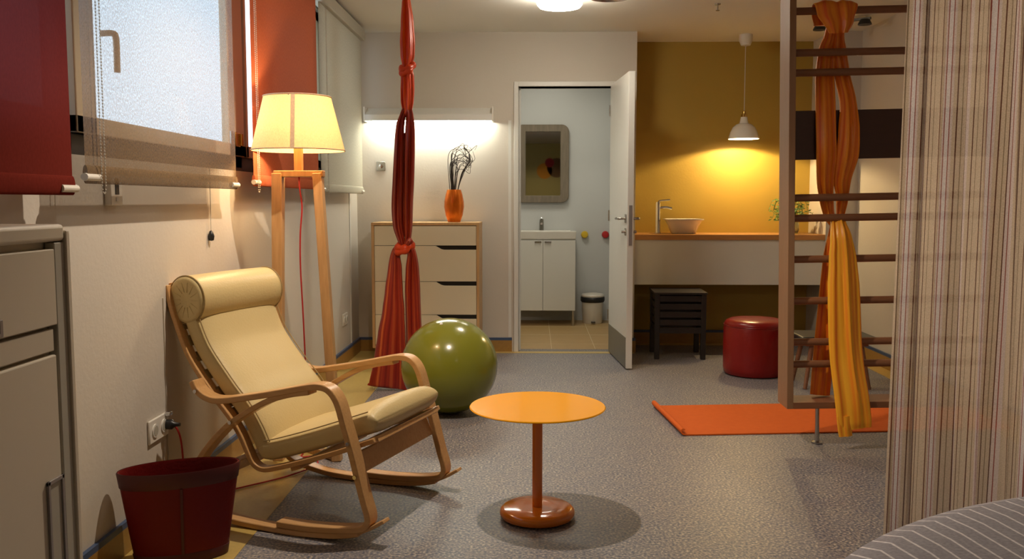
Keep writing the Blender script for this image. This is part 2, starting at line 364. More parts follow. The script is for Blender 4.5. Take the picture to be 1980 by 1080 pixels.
struct('wall_alcove', B(.765, 2.2, 7.28, 7.40, 0, H), 'yellow_wall')
struct('wall_right', B(XR, XR+.15, -3.2, 7.45, 0, H), 'wall')
struct('wall_rear', B(-1.6, 2.6, -3.2, -2.6, 0, H), 'olive_wall')
# bathroom shell
struct('wall_bathroom_back', B(-.62, .7349, 8.66, 8.78, 0, H), 'bath_wall')
struct('wall_bathroom_left', B(-.62, -.50, YB+.12, 8.66, 0, H), 'bath_wall')
struct('wall_bathroom_right', B(.725, .7349, YB+.12, 8.66, 0, H), 'bath_wall')
struct('ceiling_bathroom', B(-.62, 1.02, 7.45, 8.78, H, H+.08), 'bath_wall')
bm = new(); box(bm, -.62, .745, 6.95, 8.78, -.1, 0.0)
struct('floor_bathroom', bm, 'tile_floor')
bm = new()
for x in (-.2, .14, .48): box(bm, x, x+.004, 6.96, 8.66, 0, .0012)
for y in (7.2, 7.7, 8.2): box(bm, -.5, .72, y, y+.004, 0, .0012)
struct('trim_1', bm, 'cream')
# yellow border of the floor
bm = new(); box(bm, XL, -.965, -2.6, YB, 0, .0015); struct('trim_2', bm, 'yellow_floor')
bm = new(); box(bm, -.965, .765, YB-.075, YB, 0, .0015); box(bm, .765, 2.2, 7.16, 7.28, 0, .0015); struct('trim_3', bm, 'yellow_floor')
bm = new(); box(bm, 2.31, XR, -2.6, YB, 0, .0015); struct('trim_4', bm, 'yellow_floor')
def skirting(name, segs):
    bm = new()
    for x0, x1, y0, y1 in segs: box(bm, x0, x1, y0, y1, 0, .088)
    s = struct(name, bm, 'skirt')
    bm = new()
    for x0, x1, y0, y1 in segs: box(bm, x0, x1, y0, y1, .088, .108)
    obj('blue_strip', bm, 'blue', s, smooth=False)
skirting('baseboard_left', [(XL, XL+.014, -2.6, YB)])
skirting('baseboard_back', [(XL+.014, -.165, YB-.014, YB), (.66, .765, YB-.014, YB), (.765, .779, YB-.014, 7.266)])
skirting('baseboard_alcove', [(.765, 2.2, 7.266, 7.28)])
skirting('baseboard_right', [(XR-.014, XR, -2.6, YB+.02), (2.2, XR-.014, YB+.006, YB+.02)])
# vertical wall strips
struct('trim_5', B(-.192, -.170, YB-.006, YB, .11, 1.75), 'white')
struct('trim_6', B(XL, XL+.006, 6.52, 6.55, .11, 1.25), 'white')
struct('trim_7', B(XL, XL+.004, 3.20, 3.208, .11, .80), 'wall')  # strip added for the light line at the edge of the chair's shadow
# door frame
bm = new(); box(bm, -.150, -.115, YB-.02, YB+.14, 0, 2.035); box(bm, .585, .62, YB-.02, YB+.14, 0, 2.035); box(bm, -.115, .585, YB-.02, YB+.14, 2.0, 2.035)
box(bm, -.115, -.10, YB+.05, YB+.14, 0, 2.0)
struct('trim_8', bm, 'white', bevel=.003)
# door leaf, open towards the room
dr = B(0, .042, -.735, 0, .008, 2.008); door = struct('door_1', dr, 'white', bevel=.002)
door.location = (.572, YB-.005, 0); door.rotation_euler = (0, 0, RAD(4.6))
obj('kick_plate', B(-.004, 0, -.72, -.02, .012, .22), 'steel_matt', door, smooth=False, bevel=.001)
obj('lock_plate', B(.010, .032, -.7375, -.735, .85, 1.12), 'grey_trim', door, smooth=False)
for s, x in ((-1, 0), (1, .042)):
    bm = new(); q = x+s*.004
    box(bm, min(x, x+s*.008), max(x, x+s*.008), -.70, -.66, 1.00, 1.06); box(bm, min(x, x+s*.008), max(x, x+s*.008), -.70, -.66, .915, .965)
    h = obj('door_handle', bm, 'steel', door, bevel=.003)
    P = catmull([(x+s*.006, -.68, 1.03), (x+s*.04, -.68, 1.03), (x+s*.05, -.665, 1.03), (x+s*.05, -.62, 1.03), (x+s*.048, -.56, 1.028)], 5)
    obj('lever', TB(P, .009), 'steel', h)
    obj('key', TB([(x, -.68, .94), (x+s*.03, -.68, .94)], .010), 'steel', h)
for z in (.25, 1.0, 1.78): obj('hinge', TB([(-.004, .004, z), (-.004, .004, z+.08)], .007), 'steel', door)

# windows: beige opening sashes in an anthracite outer frame
def window(name, y0, y1, l=.10, r=.10, handle=None, hinge=None):
    z0, z1 = 1.285, 2.33
    bm = new(); t = .035
    box(bm, -1.415, -1.388, y0, y1, z0, z0+.085); box(bm, -1.415, -1.388, y0, y1, z1-.05, z1)
    box(bm, -1.415, -1.388, y0, y0+t, z0, z1); box(bm, -1.415, -1.388, y1-t, y1, z0, z1)
    o = struct(name, bm, 'anthracite')
    a, b = y0+.005, y1-.02
    bm = new(); zb = 1.352
    box(bm, -1.387, -1.352, a, b, zb, zb+.055); box(bm, -1.387, -1.352, a, b, z1-.07, z1-.01)
    box(bm, -1.387, -1.352, a, a+l, zb, z1-.01); box(bm, -1.387, -1.352, b-r, b, zb, z1-.01)
    obj('window_frame', bm, 'frame', o, smooth=False, bevel=.004)
    obj('window_pane', B(-1.376, -1.371, a+l-.005, b-r+.005, zb+.05, z1-.065), 'glass', o, smooth=False)
    if handle:
        P = [(-1.352, handle, 1.67), (-1.315, handle, 1.67), (-1.305, handle, 1.65), (-1.305, handle, 1.55)]
        obj('window_handle', TB(catmull(P, 4), .010), 'frame', o)
    if hinge:
        bm = new(); box(bm, -1.352, -1.342, hinge-.05, hinge-.01, 1.40, 1.46); obj('hinge', bm, 'steel', o, smooth=False, bevel=.003)
        bm = new(); box(bm, -1.352, -1.346, hinge+.02, hinge+.08, 1.395, 1.46); tube(bm, [(-1.342, hinge+.08, 1.40), (-1.342, hinge+.08, 1.455)], .010); obj('hinge_cup', bm, 'brass', o, bevel=.002)
window('window_1', .90, 2.63, .1, .035)
window('window_2', 2.66, 4.235, .125, .205, handle=2.835, hinge=4.06)
window('window_3', 4.245, 5.735, .03, .10)
window('window_4', 5.745, 6.615, .08, .08)
struct('trim_9', B(-1.60, XL, .9, 6.62, 1.2851, 1.30), 'anthracite')

# ============================================================ ROLLER BLINDS
def blind(y0, y1, zb, m, label, cass=True, bead=None):
    X = -1.25
    t = thing('roller_blind', label, 'blind', (X, (y0+y1)/2, zb), 0, 'roller blinds over the windows')
    hy = (y1-y0)/2; top = 2.335-zb
    bm = new()
    pts = [(x, z) for x, z in ((.0012, .02), (.0012, top), (-.0012, top), (-.0012, .02))]
    bm2 = new(); uvn = 24
    for i in range(uvn):
        a, b = -hy+2*hy*i/uvn, -hy+2*hy*(i+1)/uvn
    v = [bm2.verts.new(q) for q in ((0, -hy, .028), (0, hy, .028), (0, hy, top), (0, -hy, top))]; bm2.faces.new(v)
    obj('fabric', bm2, m, t, smooth=False)
    # hem pocket: fabric wrapped round the bottom bar
    P = [Vector((.006*cos(a)*1.0, .026+.026*sin(a))) for a in [pi/2+2*pi*k/20 for k in range(21)]]
    bm = new(); r0 = [bm.verts.new((p.x*1.3, -hy, p.y)) for p in P[:-1]]; r1 = [bm.verts.new((p.x*1.3, hy, p.y)) for p in P[:-1]]
    for k in range(20): bm.faces.new((r0[k], r0[(k+1) % 20], r1[(k+1) % 20], r1[k]))
    bm.faces.new(r0); bm.faces.new(r1)
    hm = obj('hem', bm, m, t)
    obj('bottom_bar', TB([(.003, -hy-.012, .018), (.003, -hy+.07, .018)], .011), 'plastic', t)
    obj('bottom_bar', TB([(.003, hy-.07, .018), (.003, hy+.012, .018)], .011), 'plastic', t)
    rl = obj('roller', TB([(-.012, -hy, top), (-.012, hy, top)], .022, n=20), m, t)
    if cass:
        bm = new(); box(bm, -.045, .030, -hy-.02, hy+.02, top-.035, top+.045); obj('cassette', bm, 'cabinet_edge', t, smooth=False, bevel=.008)
    if bead is not None:
        bm = new(); zt = top
        z = -.02
        pts = []
        n = int((zt+.03)/.009)
        for s in (-1, 1):
            for k in range(n): pts.append((.016, bead+s*.011, -.005+k*.009))
        for k in range(1, 6): a = pi*k/6; pts.append((.016, bead+.011*cos(a), -.005-.022*sin(a)))
        for p in pts: bmesh.ops.create_icosphere(bm, subdivisions=1, radius=.0026, matrix=Matrix.Translation(p))
        for s in (-1, 1): tube(bm, [(.016, bead+s*.011, -.005), (.016, bead+s*.011, zt)], .0008, 5)
        c = obj('bead_chain', bm, 'cord_white', t); c['kind'] = 'stuff'
    return t
blind(1.18, 2.425, 1.165, 'blind_red', 'dark red roller blind at the left edge, above the grey cabinet', bead=None)
blind(2.497, 3.775, 1.198, 'blind_beige', 'beige translucent roller blind glowing with daylight, window handle showing through', bead=-.565)
blind(4.015, 5.235, 1.215, 'blind_rust', 'rust-orange roller blind behind the glowing lampshade', bead=-.585)
blind(5.30, 6.585, 1.20, 'blind_grey', 'pale grey roller blind in the far corner of the room', bead=-.52)

# ============================================================ WALL FITTINGS
t = thing('thermostat', 'small white wall control just below the beige glowing blind', 'wall control', (XL, 2.83, 1.135))
obj('housing', B(0, .022, -.04, .04, 0, .105), 'plastic', t, bevel=.003)
obj('display', B(.022, .024, -.012, .012, .035, .085), 'black', t, smooth=False)
obj('button', B(.022, .0245, -.008, .008, .014, .026), 'white', t, smooth=False)
t = thing('pull_cord', 'thin white pull cord with black toggle hanging between two blinds', 'cord', (XL+.012, 3.68, .985))
obj('cord', TB([(0, 0, .03), (0, .001, .30)], .0018, n=6), 'cord_white', t)
obj('toggle', LT([(0, 0), (.010, .003), (.013, .02), (.007, .04), (0, .045)], n=14), 'black', t)
def socket(name, label, loc, rz, n=1, group=None):
    t = thing(name, label, 'socket', loc, rz)
    obj('plate', B(-.04*n, .04*n, -.010, 0, -.042, .042), 'plastic', t, bevel=.004)
    for k in range(n):
        x = (k-(n-1)/2)*.075
        bm = new(); tube(bm, [(x, -.0095, 0), (x, -.014, 0)], .024, 20); r = obj('socket_ring', bm, 'white', t)
        bm = new(); tube(bm, [(x, -.0135, 0), (x, -.0150, 0)], .018, 20); obj('socket_well', bm, 'cabinet_edge', r)
    return t
s1 = socket('wall_socket', 'white double wall socket with black plug above the red basket', (XL, 3.115, .345), RAD(90), 2)
obj('pilot_switch', B(.05, .075, -.03, -.008, .03, .045), 'chrome', s1, bevel=.003)
socket('wall_socket', 'white double wall socket low by the far corner behind the floor lamp', (XL, 6.30, .315), RAD(90), 2)
t = thing('light_switch', 'square steel wall switch left of the hanging red silk', 'switch', (-1.155, YB, 1.41))
obj('plate', B(-.034, .034, -.008, 0, -.034, .034), 'steel', t, bevel=.002)
obj('key_barrel', LT([(0, 0), (.016, 0), (.016, .008), (.008, .012), (0, .012)], n=20), 'chrome', t).matrix_local = Matrix.Translation((0, -.008, 0)) @ Matrix.Rotation(RAD(90), 4, 'X')
# wall light over the dresser
t = thing('wall_light', 'long white strip light on the back wall above the dresser', 'light', (-.78, YB, 1.74))
obj('housing', prism(new(), [(0, .0), (0, .10), (-.03, .10), (-.125, .045), (-.125, .0), (-.118, 0), (-.118, .03), (-.01, .03), (-.01, 0)], -.475, .475, 'x'), 'white', t, smooth=False, bevel=.002)
obj('tube', TB([(-.42, -.06, .012), (.42, -.06, .012)], .013, n=14), 'tube', t)
for s in (-1, 1): obj('end_cap', B(s*.475-.006, s*.475+.006, -.127, -.0, -.004, .102), 'plastic', t, smooth=False, bevel=.002)

# ============================================================ CEILING FITTINGS
t = thing('ceiling_light', 'glowing white drum light on the ceiling', 'light', (.155, 5.6, H))
obj('base', LT([(0, 0), (.150, 0), (.150, -.02), (0, -.02)]), 'white', t)
obj('diffuser', LT([(.138, -.02), (.138, -.062), (.125, -.078), (.08, -.085), (0, -.087)]), 'opal', t)
t = thing('ceiling_speaker', 'round grey grille on the ceiling beside the drum light', 'ceiling grille', (.455, 5.53, H))
obj('rim', LT([(.145, 0), (.145, -.028), (.130, -.038), (.122, -.026), (.122, 0)], cap=False), 'steel', t)
obj('grille', LT([(.122, -.026), (.08, -.034), (0, -.037)], cap=False), 'grille', t)
t = thing('sprinkler', 'tiny metal sprinkler head hanging from the ceiling', 'sprinkler', (1.17, 5.90, H))
obj('plate', LT([(0, 0), (.02, 0), (.018, -.006), (0, -.006)], n=18), 'steel', t)
obj('nozzle', TB([(0, 0, -.005), (0, 0, -.04)], .005), 'steel', t); obj('deflector', LT([(0, -.04), (.013, -.04), (.013, -.043), (0, -.043)], n=14), 'steel', t)
t = thing('ceiling_spotlight', 'dark ceiling spotlight bar seen behind the top of the wall bars', 'light', (2.10, 6.40, H), RAD(-38))
obj('bar', B(-.17, .22, -.012, .012, -.03, -.012), 'steel_matt', t, bevel=.003)
obj('bracket', B(-.02, .02, -.02, .02, -.014, 0), 'steel_matt', t, smooth=False)
for x in (-.13, .18):
    bm = LT([(0, 0), (.03, 0), (.045, -.03), (.045, -.036), (0, -.03)], n=20); o = obj('spot_head', bm, 'black', t); o.location = (x, 0, -.025)
# pendant
t = thing('pendant_lamp', 'white bell pendant lamp hanging over the yellow alcove counter', 'lamp', (1.60, 6.98, 1.62))
obj('canopy', LT([(0, .78), (.05, .78), (.05, .735), (.035, .70), (0, .70)], n=28), 'plastic', t)
obj('cord', TB([(0, 0, .20), (0, 0, .70)], .003, n=8), 'cord_white', t)
obj('socket_cup', LT([(0, .215), (.010, .21), (.012, .19), (.022, .185), (.022, .155), (.018, .15), (0, .15)], n=24), 'brass', t)
sh = [(.024, .165), (.030, .135), (.034, .118), (.06, .108), (.085, .085), (.102, .05), (.110, .02), (.1165, 0)]
bm = new(); lathe(bm, sh+[(r-.0025, z-.0005) for r, z in reversed(sh)], cap=False); obj('lamp_shade', bm, 'ceramic', t)
b_ = obj('bulb', LT([(0, .048), (.014, .054), (.02, .068), (.018, .082), (.012, .105), (0, .108)], n=20), 'bulb', t)
pl = light('pendant_bulb_light', 'POINT', (0, 0, .036), 30, (1, .73, .36), shadow_soft_size=.010); pl.parent = t

# ============================================================ ALCOVE
t = thing('counter', 'long wooden worktop with white front panel across the yellow alcove', 'counter', (.765, 6.85, .514))
obj('worktop', B(0, 1.435, -.0, .43, .34, .382), 'counter', t, smooth=False, bevel=.003)
obj('front_panel', B(0, 1.435, .012, .04, 0, .34), 'white', t, smooth=False)
obj('support', B(0, 1.435, .38, .43, .26, .34), 'counter', t, smooth=False)
t = thing('tap', 'tall chrome tap on the alcove counter left of the bowl', 'tap', (.968, 7.06, .896))
obj('body', LT([(0, 0), (.026, 0), (.026, .008), (.019, .010), (.019, .235), (.015, .245), (0, .245)], n=28), 'chrome', t)
obj('spout', TB(catmull([(.01, 0, .20), (.06, -.01, .205), (.105, -.02, .195)], 5), .010), 'chrome', t)
obj('lever', TB([(0, 0, .25), (.02, 0, .256), (.09, -.01, .262)], .006), 'chrome', t)
t = thing('wash_bowl', 'white square-rimmed ceramic bowl on the alcove counter', 'bowl', (1.165, 7.06, .896))
def sq(bm, prof, n=48, e=.55):
    rings = []
    for r, z in prof:
        rings.append([bm.verts.new((r*(abs(cos(a))**e)*(1 if cos(a) > 0 else -1), r*(abs(sin(a))**e)*(1 if sin(a) > 0 else -1), z)) for a in [2*pi*(i+.5)/n for i in range(n)]])
    for a, b in zip(rings, rings[1:]):
        for i in range(n): bm.faces.new((a[i], a[(i+1) % n], b[(i+1) % n], b[i]))
    bm.faces.new(rings[0]); bm.faces.new(rings[-1]); return bm
obj('bowl', sq(new(), [(.085, 0), (.095, .01), (.115, .06), (.137, .10), (.152, .108), (.152, .115), (.140, .115), (.125, .095), (.09, .03), (.03, .018)]), 'ceramic', t)
# plant on the counter
t = thing('potted_plant', 'small green plant in a pale glass pot behind the wall bars', 'plant', (2.00, 7.04, .896))
obj('pot', LT([(0, 0), (.045, 0), (.055, .03), (.05, .09), (.047, .09), (.05, .03), (.04, .01), (0, .01)], n=28), 'glass_vase', t)
bm = new(); bl = new()
rnd = random.Random(3)
for k in range(34):
    a = rnd.uniform(0, 2*pi); L_ = rnd.uniform(.10, .21); hh = rnd.uniform(.05, .19); P = catmull([(0, 0, .05), (cos(a)*L_*.35, sin(a)*L_*.35, .10+hh*.7), (cos(a)*L_*.8, sin(a)*L_*.8*.7, .09+hh), (cos(a)*L_, sin(a)*L_*.7, .06+hh*.7)], 4)
    tube(bm, P, .0018, 5)
    for q in range(4, len(P), 1):
        p = P[q]; aa = rnd.uniform(0, 2*pi); d = Vector((cos(aa), sin(aa), rnd.uniform(-.5, .4))).normalized(); s = d.orthogonal().normalized(); L2 = rnd.uniform(.025, .045)
        v = [p, p+d*L2*.5+s*.007, p+d*L2, p+d*L2*.5-s*.007]; c = p+d*L2*.5-d.cross(s)*.004
        vs = [bl.verts.new(x) for x in v]; vc = bl.verts.new(c)
        for i in range(4): bl.faces.new((vs[i], vs[(i+1) % 4], vc))
obj('stems', bm, 'leaf', t); obj('leaves', bl, 'leaf', t, smooth=False)['kind'] = 'stuff'

# black slatted stool
t = thing('slatted_stool', 'black slatted wooden stool under the alcove counter', 'stool', (1.07, 6.68, 0), RAD(-1.5))
for sx in (-1, 1):
    for sy in (-1, 1): obj('leg', B(sx*.167-.018, sx*.167+.018, sy*.157-.018, sy*.157+.018, 0, .475), 'black_wood', t, smooth=False, bevel=.002)
for k in range(9): obj('top_slat', B(-.19, .19, -.185+k*.0415, -.185+k*.0415+.034, .475, .490), 'black_wood', t, smooth=False, bevel=.0015)
for s in (-1, 1):
    for k in range(5):
        z = .19+k*.058
        obj('side_slat', B(-.149, .149, s*.160-.007, s*.160+.007, z, z+.042), 'black_wood', t, smooth=False, bevel=.0015)
        obj('side_slat', B(s*.168-.007, s*.168+.007, -.139, .139, z, z+.042), 'black_wood', t, smooth=False, bevel=.0015)

# red ottoman
t = thing('ottoman', 'round red vinyl ottoman beside the wall bars', 'ottoman', (1.475, 5.98, 0))
obj('body', LT([(0, .006), (.19, .006), (.200, .015), (.205, .05), (.207, .18), (.205, .315), (.20, .332)], n=64), 'red_vinyl', t)
obj('top_cushion', LT([(.20, .330), (.201, .340), (.192, .356), (.165, .368), (.10, .374), (0, .376)], n=64, cap=False), 'red_vinyl', t)
obj('piping', TB([(.2035*cos(a), .2035*sin(a), .331) for a in [2*pi*k/64 for k in range(65)]], .003, n=6), 'red_vinyl', t)

# low bench behind the wall bars
t = thing('low_stool', 'low wooden stool with black padded seat behind the wall bars', 'stool', (1.86, 5.62, 0))
obj('seat', B(-.23, .23, -.16, .16, .285, .325), 'black', t, bevel=.012, seg=3)
obj('rail', B(-.19, .19, -.12, .12, .262, .285), 'beech', t, smooth=False, bevel=.003)
for sx in (-1, 1):
    for sy in (-1, 1):
        obj('leg', TB([(sx*.15, sy*.10, .27), (sx*.195, sy*.135, 0)], [.016, .012], n=10), 'beech', t)

# ============================================================ EXERCISE MAT
t = thing('exercise_mat', 'orange exercise mat on the floor under the wall bars', 'mat', (.745, 4.36, 0), RAD(5.5))
P = [(0, .0125)]+[(k*.1, .0045) for k in range(1, 19)]
prof = [(.0, .030), (-.010, .034), (-.018, .028), (-.016, .016), (-.004, .007), (.03, .0045), (.10, .004)]+[(.2+.1*k, .004) for k in range(17)]
bm = new(); strip(bm, [Vector(p) for p in catmull([(a, b, 0) for a, b in prof], 4)], 0, .63, .006)
o = obj('exercise_mat_sheet', bm, 'mat', t); o.name = 'sheet'

# ============================================================ WALL BARS (freestanding rack)
t = thing('wall_bars', 'tall wooden climbing frame with round rungs standing on metal feet', 'wall bars', (1.186, 4.16, 0)); t.rotation_euler = (0, RAD(-1.1), 0)
W_ = 1.0
obj('upright', B(0, .030, 0, .16, .183, 2.345), 'beech_v', t, smooth=False, bevel=.002)
obj('upright', B(W_-.030, W_, 0, .16, .183, 2.32), 'beech_v', t, smooth=False, bevel=.002)
obj('bottom_board', B(.030, W_-.030, 0, .16, .183, .213), 'beech', t, smooth=False, bevel=.002)
obj('top_board', B(.030, W_-.030, 0, .16, 2.285, 2.315), 'beech', t, smooth=False, bevel=.002)
for z in (2.17, 2.008, 1.822, 1.732, 1.162, 1.068, .877, .682, .488, .383):
    bm = new(); tube(bm, [(.028, .062, z), (W_-.028, .062, z)], .0172, 18); obj('rung', bm, 'beech', t)
obj('wide_board', B(.03, W_-.03, .072, .090, 1.338, 1.562), 'dark_panel', t, smooth=False, bevel=.002)
for x in (.165, W_-.14):
    bm = LT([(0, .0), (.026, .0), (.026, .006), (.012, .012), (.010, .06), (.010, .184), (0, .184)], n=20); f = obj('foot', bm, 'steel', t); f.location = (x, .08, .0)
for x in (.10, W_-.10):
    bm = LT([(.012, 2.31), (.012, 2.385), (.03, 2.385), (.03, 2.395)], n=20); f = obj('ceiling_bracket', bm, 'steel', t); f.location = (x, .08, 0)

# scarf through the bars
y_r = 4.222
def S(x0, x1, z, y, d): return ((x0+x1)/2, y, z, (x1-x0)/2, d)
bm = new()
# wrap over the top rung
bundle(bm, [S(1.285, 1.455, 1.955, 4.262, .012), S(1.275, 1.460, 2.00, 4.262, .014), S(1.272, 1.460, 2.035, 4.245, .014), S(1.272, 1.460, 2.042, 4.222, .014), S(1.272, 1.460, 2.032, 4.198, .014), S(1.278, 1.458, 2.00, 4.190, .016), S(1.31, 1.445, 1.95, 4.190, .022), S(1.335, 1.425, 1.91, 4.200, .026)], 4, 5)
sc1 = bm
t = thing('hanging_scarf', 'orange and amber silk scarf woven through the wall bars', 'scarf', (0, 0, 0))
obj('wrap', sc1, 'silk_orange', t)
bm = new()
for s, sd, ws in ((-1, 8, [.0, .0]), (1, 9, [0, 0])):
    pass
bundle(bm, [S(1.342, 1.400, 1.96, 4.25, .016), S(1.335, 1.395, 1.90, 4.262, .020), S(1.315, 1.392, 1.836, 4.272, .020), S(1.302, 1.388, 1.72, 4.265, .022), S(1.294, 1.385, 1.60, 4.228, .022), S(1.292, 1.385, 1.47, 4.205, .024), S(1.297, 1.392, 1.36, 4.208, .024), S(1.318, 1.398, 1.25, 4.255, .022), S(1.338, 1.402, 1.16, 4.270, .018), S(1.362, 1.41, 1.08, 4.268, .016), S(1.382, 1.430, 1.04, 4.245, .016)], 3, 11)
obj('strand', bm, 'silk_orange', t)
bm = new()
bundle(bm, [S(1.372, 1.425, 1.96, 4.25, .016), S(1.376, 1.426, 1.90, 4.262, .020), S(1.376, 1.442, 1.836, 4.272, .020), S(1.392, 1.460, 1.72, 4.265, .022), S(1.405, 1.478, 1.60, 4.228, .022), S(1.395, 1.490, 1.47, 4.205, .024), S(1.388, 1.492, 1.36, 4.208, .024), S(1.396, 1.478, 1.25, 4.255, .022), S(1.416, 1.472, 1.16, 4.270, .018), S(1.418, 1.455, 1.08, 4.268, .016), S(1.402, 1.448, 1.04, 4.245, .016)], 3, 12)
obj('strand', bm, 'silk_orange', t)
bm = new()
bundle(bm, [S(1.385, 1.45, 1.075, 4.258, .014), S(1.378, 1.452, 1.045, 4.225, .018), S(1.368, 1.468, .98, 4.192, .020), S(1.364, 1.488, .883, 4.184, .020), S(1.362, 1.503, .76, 4.180, .022), S(1.366, 1.512, .64, 4.178, .022), S(1.372, 1.522, .50, 4.175, .022), S(1.378, 1.534, .39, 4.165, .020), S(1.392, 1.555, .24, 4.140, .018), S(1.402, 1.566, .14, 4.130, .014), S(1.412, 1.566, .10, 4.130, .010)], 4, 21)
obj('front_tail', bm, 'silk_amber', t)
bm = new()
bundle(bm, [S(1.402, 1.47, .16, 4.128, .010), S(1.408, 1.472, .11, 4.126, .010), S(1.416, 1.476, .065, 4.126, .008)], 2, 22)
obj('tail_corner', bm, 'silk_amber', t)
bm = new()
bundle(bm, [S(1.39, 1.44, 1.05, 4.262, .014), S(1.365, 1.45, .88, 4.275, .016), S(1.352, 1.44, .68, 4.280, .016), S(1.340, 1.44, .5, 4.282, .016), S(1.332, 1.43, .36, 4.284, .014), S(1.325, 1.42, .225, 4.284, .012)], 2, 23)
obj('rear_tail', bm, 'silk_orange', t)

# ============================================================ HANGING SILK
k_ = 5.4/5.5
def R(x0, x1, z, d, y=5.40): return ((x0+x1)/2*k_, y, 1.15+(z-1.15)*k_, (x1-x0)/2*k_, d)
t = thing('hanging_silk', 'long knotted red silk cloth hanging from the ceiling beside the green ball', 'silk cloth', (0, 0, 0))
obj('ceiling_hook', TB([(-.752, 5.40, 2.40), (-.752, 5.40, 2.36)], .008), 'steel', t)
bm = new(); bundle(bm, [R(-.775, -.755, 2.375, .012), R(-.792, -.738, 2.33, .022), R(-.800, -.722, 2.22, .028), R(-.808, -.714, 2.10, .030), R(-.806, -.718, 2.02, .028), R(-.796, -.735, 1.965, .022), R(-.79, -.74, 1.93, .02)], 4, 31); obj('upper_length', bm, 'silk_flame', t)
bm = new(); bundle(bm, [R(-.79, -.74, 1.955, .022), R(-.802, -.724, 1.90, .028), R(-.805, -.722, 1.82, .030), R(-.806, -.726, 1.75, .028), R(-.80, -.735, 1.70, .022), R(-.80, -.75, 1.665, .018)], 4, 32); obj('twisted_length', bm, 'silk_flame', t)
def knot(name, c, rx, rz, r, seed, tilt=.3):
    bm = new(); n = 40
    for q, (ph, tl) in enumerate(((0, tilt), (1.1, -tilt*.8))):
        P = []
        for i in range(n+1):
            a = 2*pi*i/n; P.append((c[0]+rx*cos(a), c[1]+rx*.75*sin(a), c[2]+rz*sin(a*1.0+ph)*.6+tl*rx*cos(a)+q*.006))
        tube(bm, P, [r*(1+.22*sin(5*2*pi*i/n+seed)) for i in range(n+1)], 12)
    return obj(name, bm, 'silk_flame', t, angle=80)
knot('knot', (-.766*k_, 5.40, 1.15+.795*k_), .033, .045, .019, 1, .5)
bm = new(); bundle(bm, [R(-.80, -.75, 1.70, .018), R(-.815, -.775, 1.66, .022), R(-.836, -.785, 1.60, .024), R(-.846, -.79, 1.49, .026), R(-.858, -.795, 1.30, .028), R(-.868, -.80, 1.12, .028), R(-.862, -.80, 1.0, .026), R(-.838, -.79, .92, .020), R(-.82, -.785, .88, .018)], 3, 33); obj('left_strand', bm, 'silk_red', t)
bm = new(); bundle(bm, [R(-.78, -.74, 1.72, .018), R(-.775, -.728, 1.66, .022), R(-.778, -.722, 1.60, .024), R(-.785, -.722, 1.49, .026), R(-.79, -.728, 1.30, .026), R(-.792, -.738, 1.12, .026), R(-.79, -.742, 1.0, .024), R(-.79, -.752, .92, .020), R(-.80, -.765, .88, .018)], 3, 34); obj('right_strand', bm, 'silk_red', t)
bm = new(); bundle(bm, [R(-.815, -.77, 1.56, .012, 5.41), R(-.82, -.76, 1.46, .014, 5.41), R(-.825, -.765, 1.2, .014, 5.41), R(-.82, -.775, 1.02, .014, 5.41), R(-.80, -.78, .93, .010, 5.41)], 3, 35); obj('inner_strand', bm, 'silk_red', t)
knot('knot', (-.792*k_, 5.395, 1.15-.285*k_), .040, .03, .022, 2, .45)
bm = new(); bundle(bm, [R(-.79, -.755, .885, .015, 5.37), R(-.775, -.735, .905, .013, 5.36), R(-.755, -.722, .915, .004, 5.36)], 2, 36); obj('knot_flap', bm, 'silk_red', t)
bm = new(); bundle(bm, [R(-.82, -.78, .885, .018), R(-.872, -.818, .835, .024), R(-.895, -.81, .73, .026), R(-.915, -.805, .60, .028), R(-.935, -.795, .47, .030), R(-.965, -.79, .33, .032), R(-.99, -.785, .17, .032), R(-1.02, -.78, .02, .03), R(-1.03, -.775, -.005, .02)], 2, 41); obj('left_tail', bm, 'silk_red', t)
bm = new(); bundle(bm, [R(-.80, -.76, .885, .018), R(-.775, -.722, .835, .022), R(-.79, -.708, .73, .026, 5.43), R(-.80, -.703, .60, .028, 5.45), R(-.80, -.700, .42, .030, 5.46), R(-.80, -.69, .22, .032, 5.46), R(-.80, -.68, .02, .03, 5.46)], 3, 42); obj('right_tail', bm, 'silk_red', t)

# ============================================================ EXERCISE BALL
t = thing('exercise_ball', 'shiny green exercise ball on the floor beside the hanging red silk', 'ball', (-.457, 4.83, 0))
bm = new(); bmesh.ops.create_uvsphere(bm, u_segments=64, v_segments=40, radius=.262); 
for v in bm.verts:
    r = math.hypot(v.co.x, v.co.y); v.co.z *= .985
    for g in (-.19, .19):
        d = abs(v.co.z-g)
bo = obj('shell', bm, 'ball', t); bo.location = (0, 0, .258); bo.rotation_euler = (RAD(20), RAD(-8), 0)
bm = LT([(0, .004), (.008, .003), (.009, 0), (0, -.002)], n=14); o = obj('valve_plug', bm, 'plastic', bo); o.location = (0, 0, .2575)

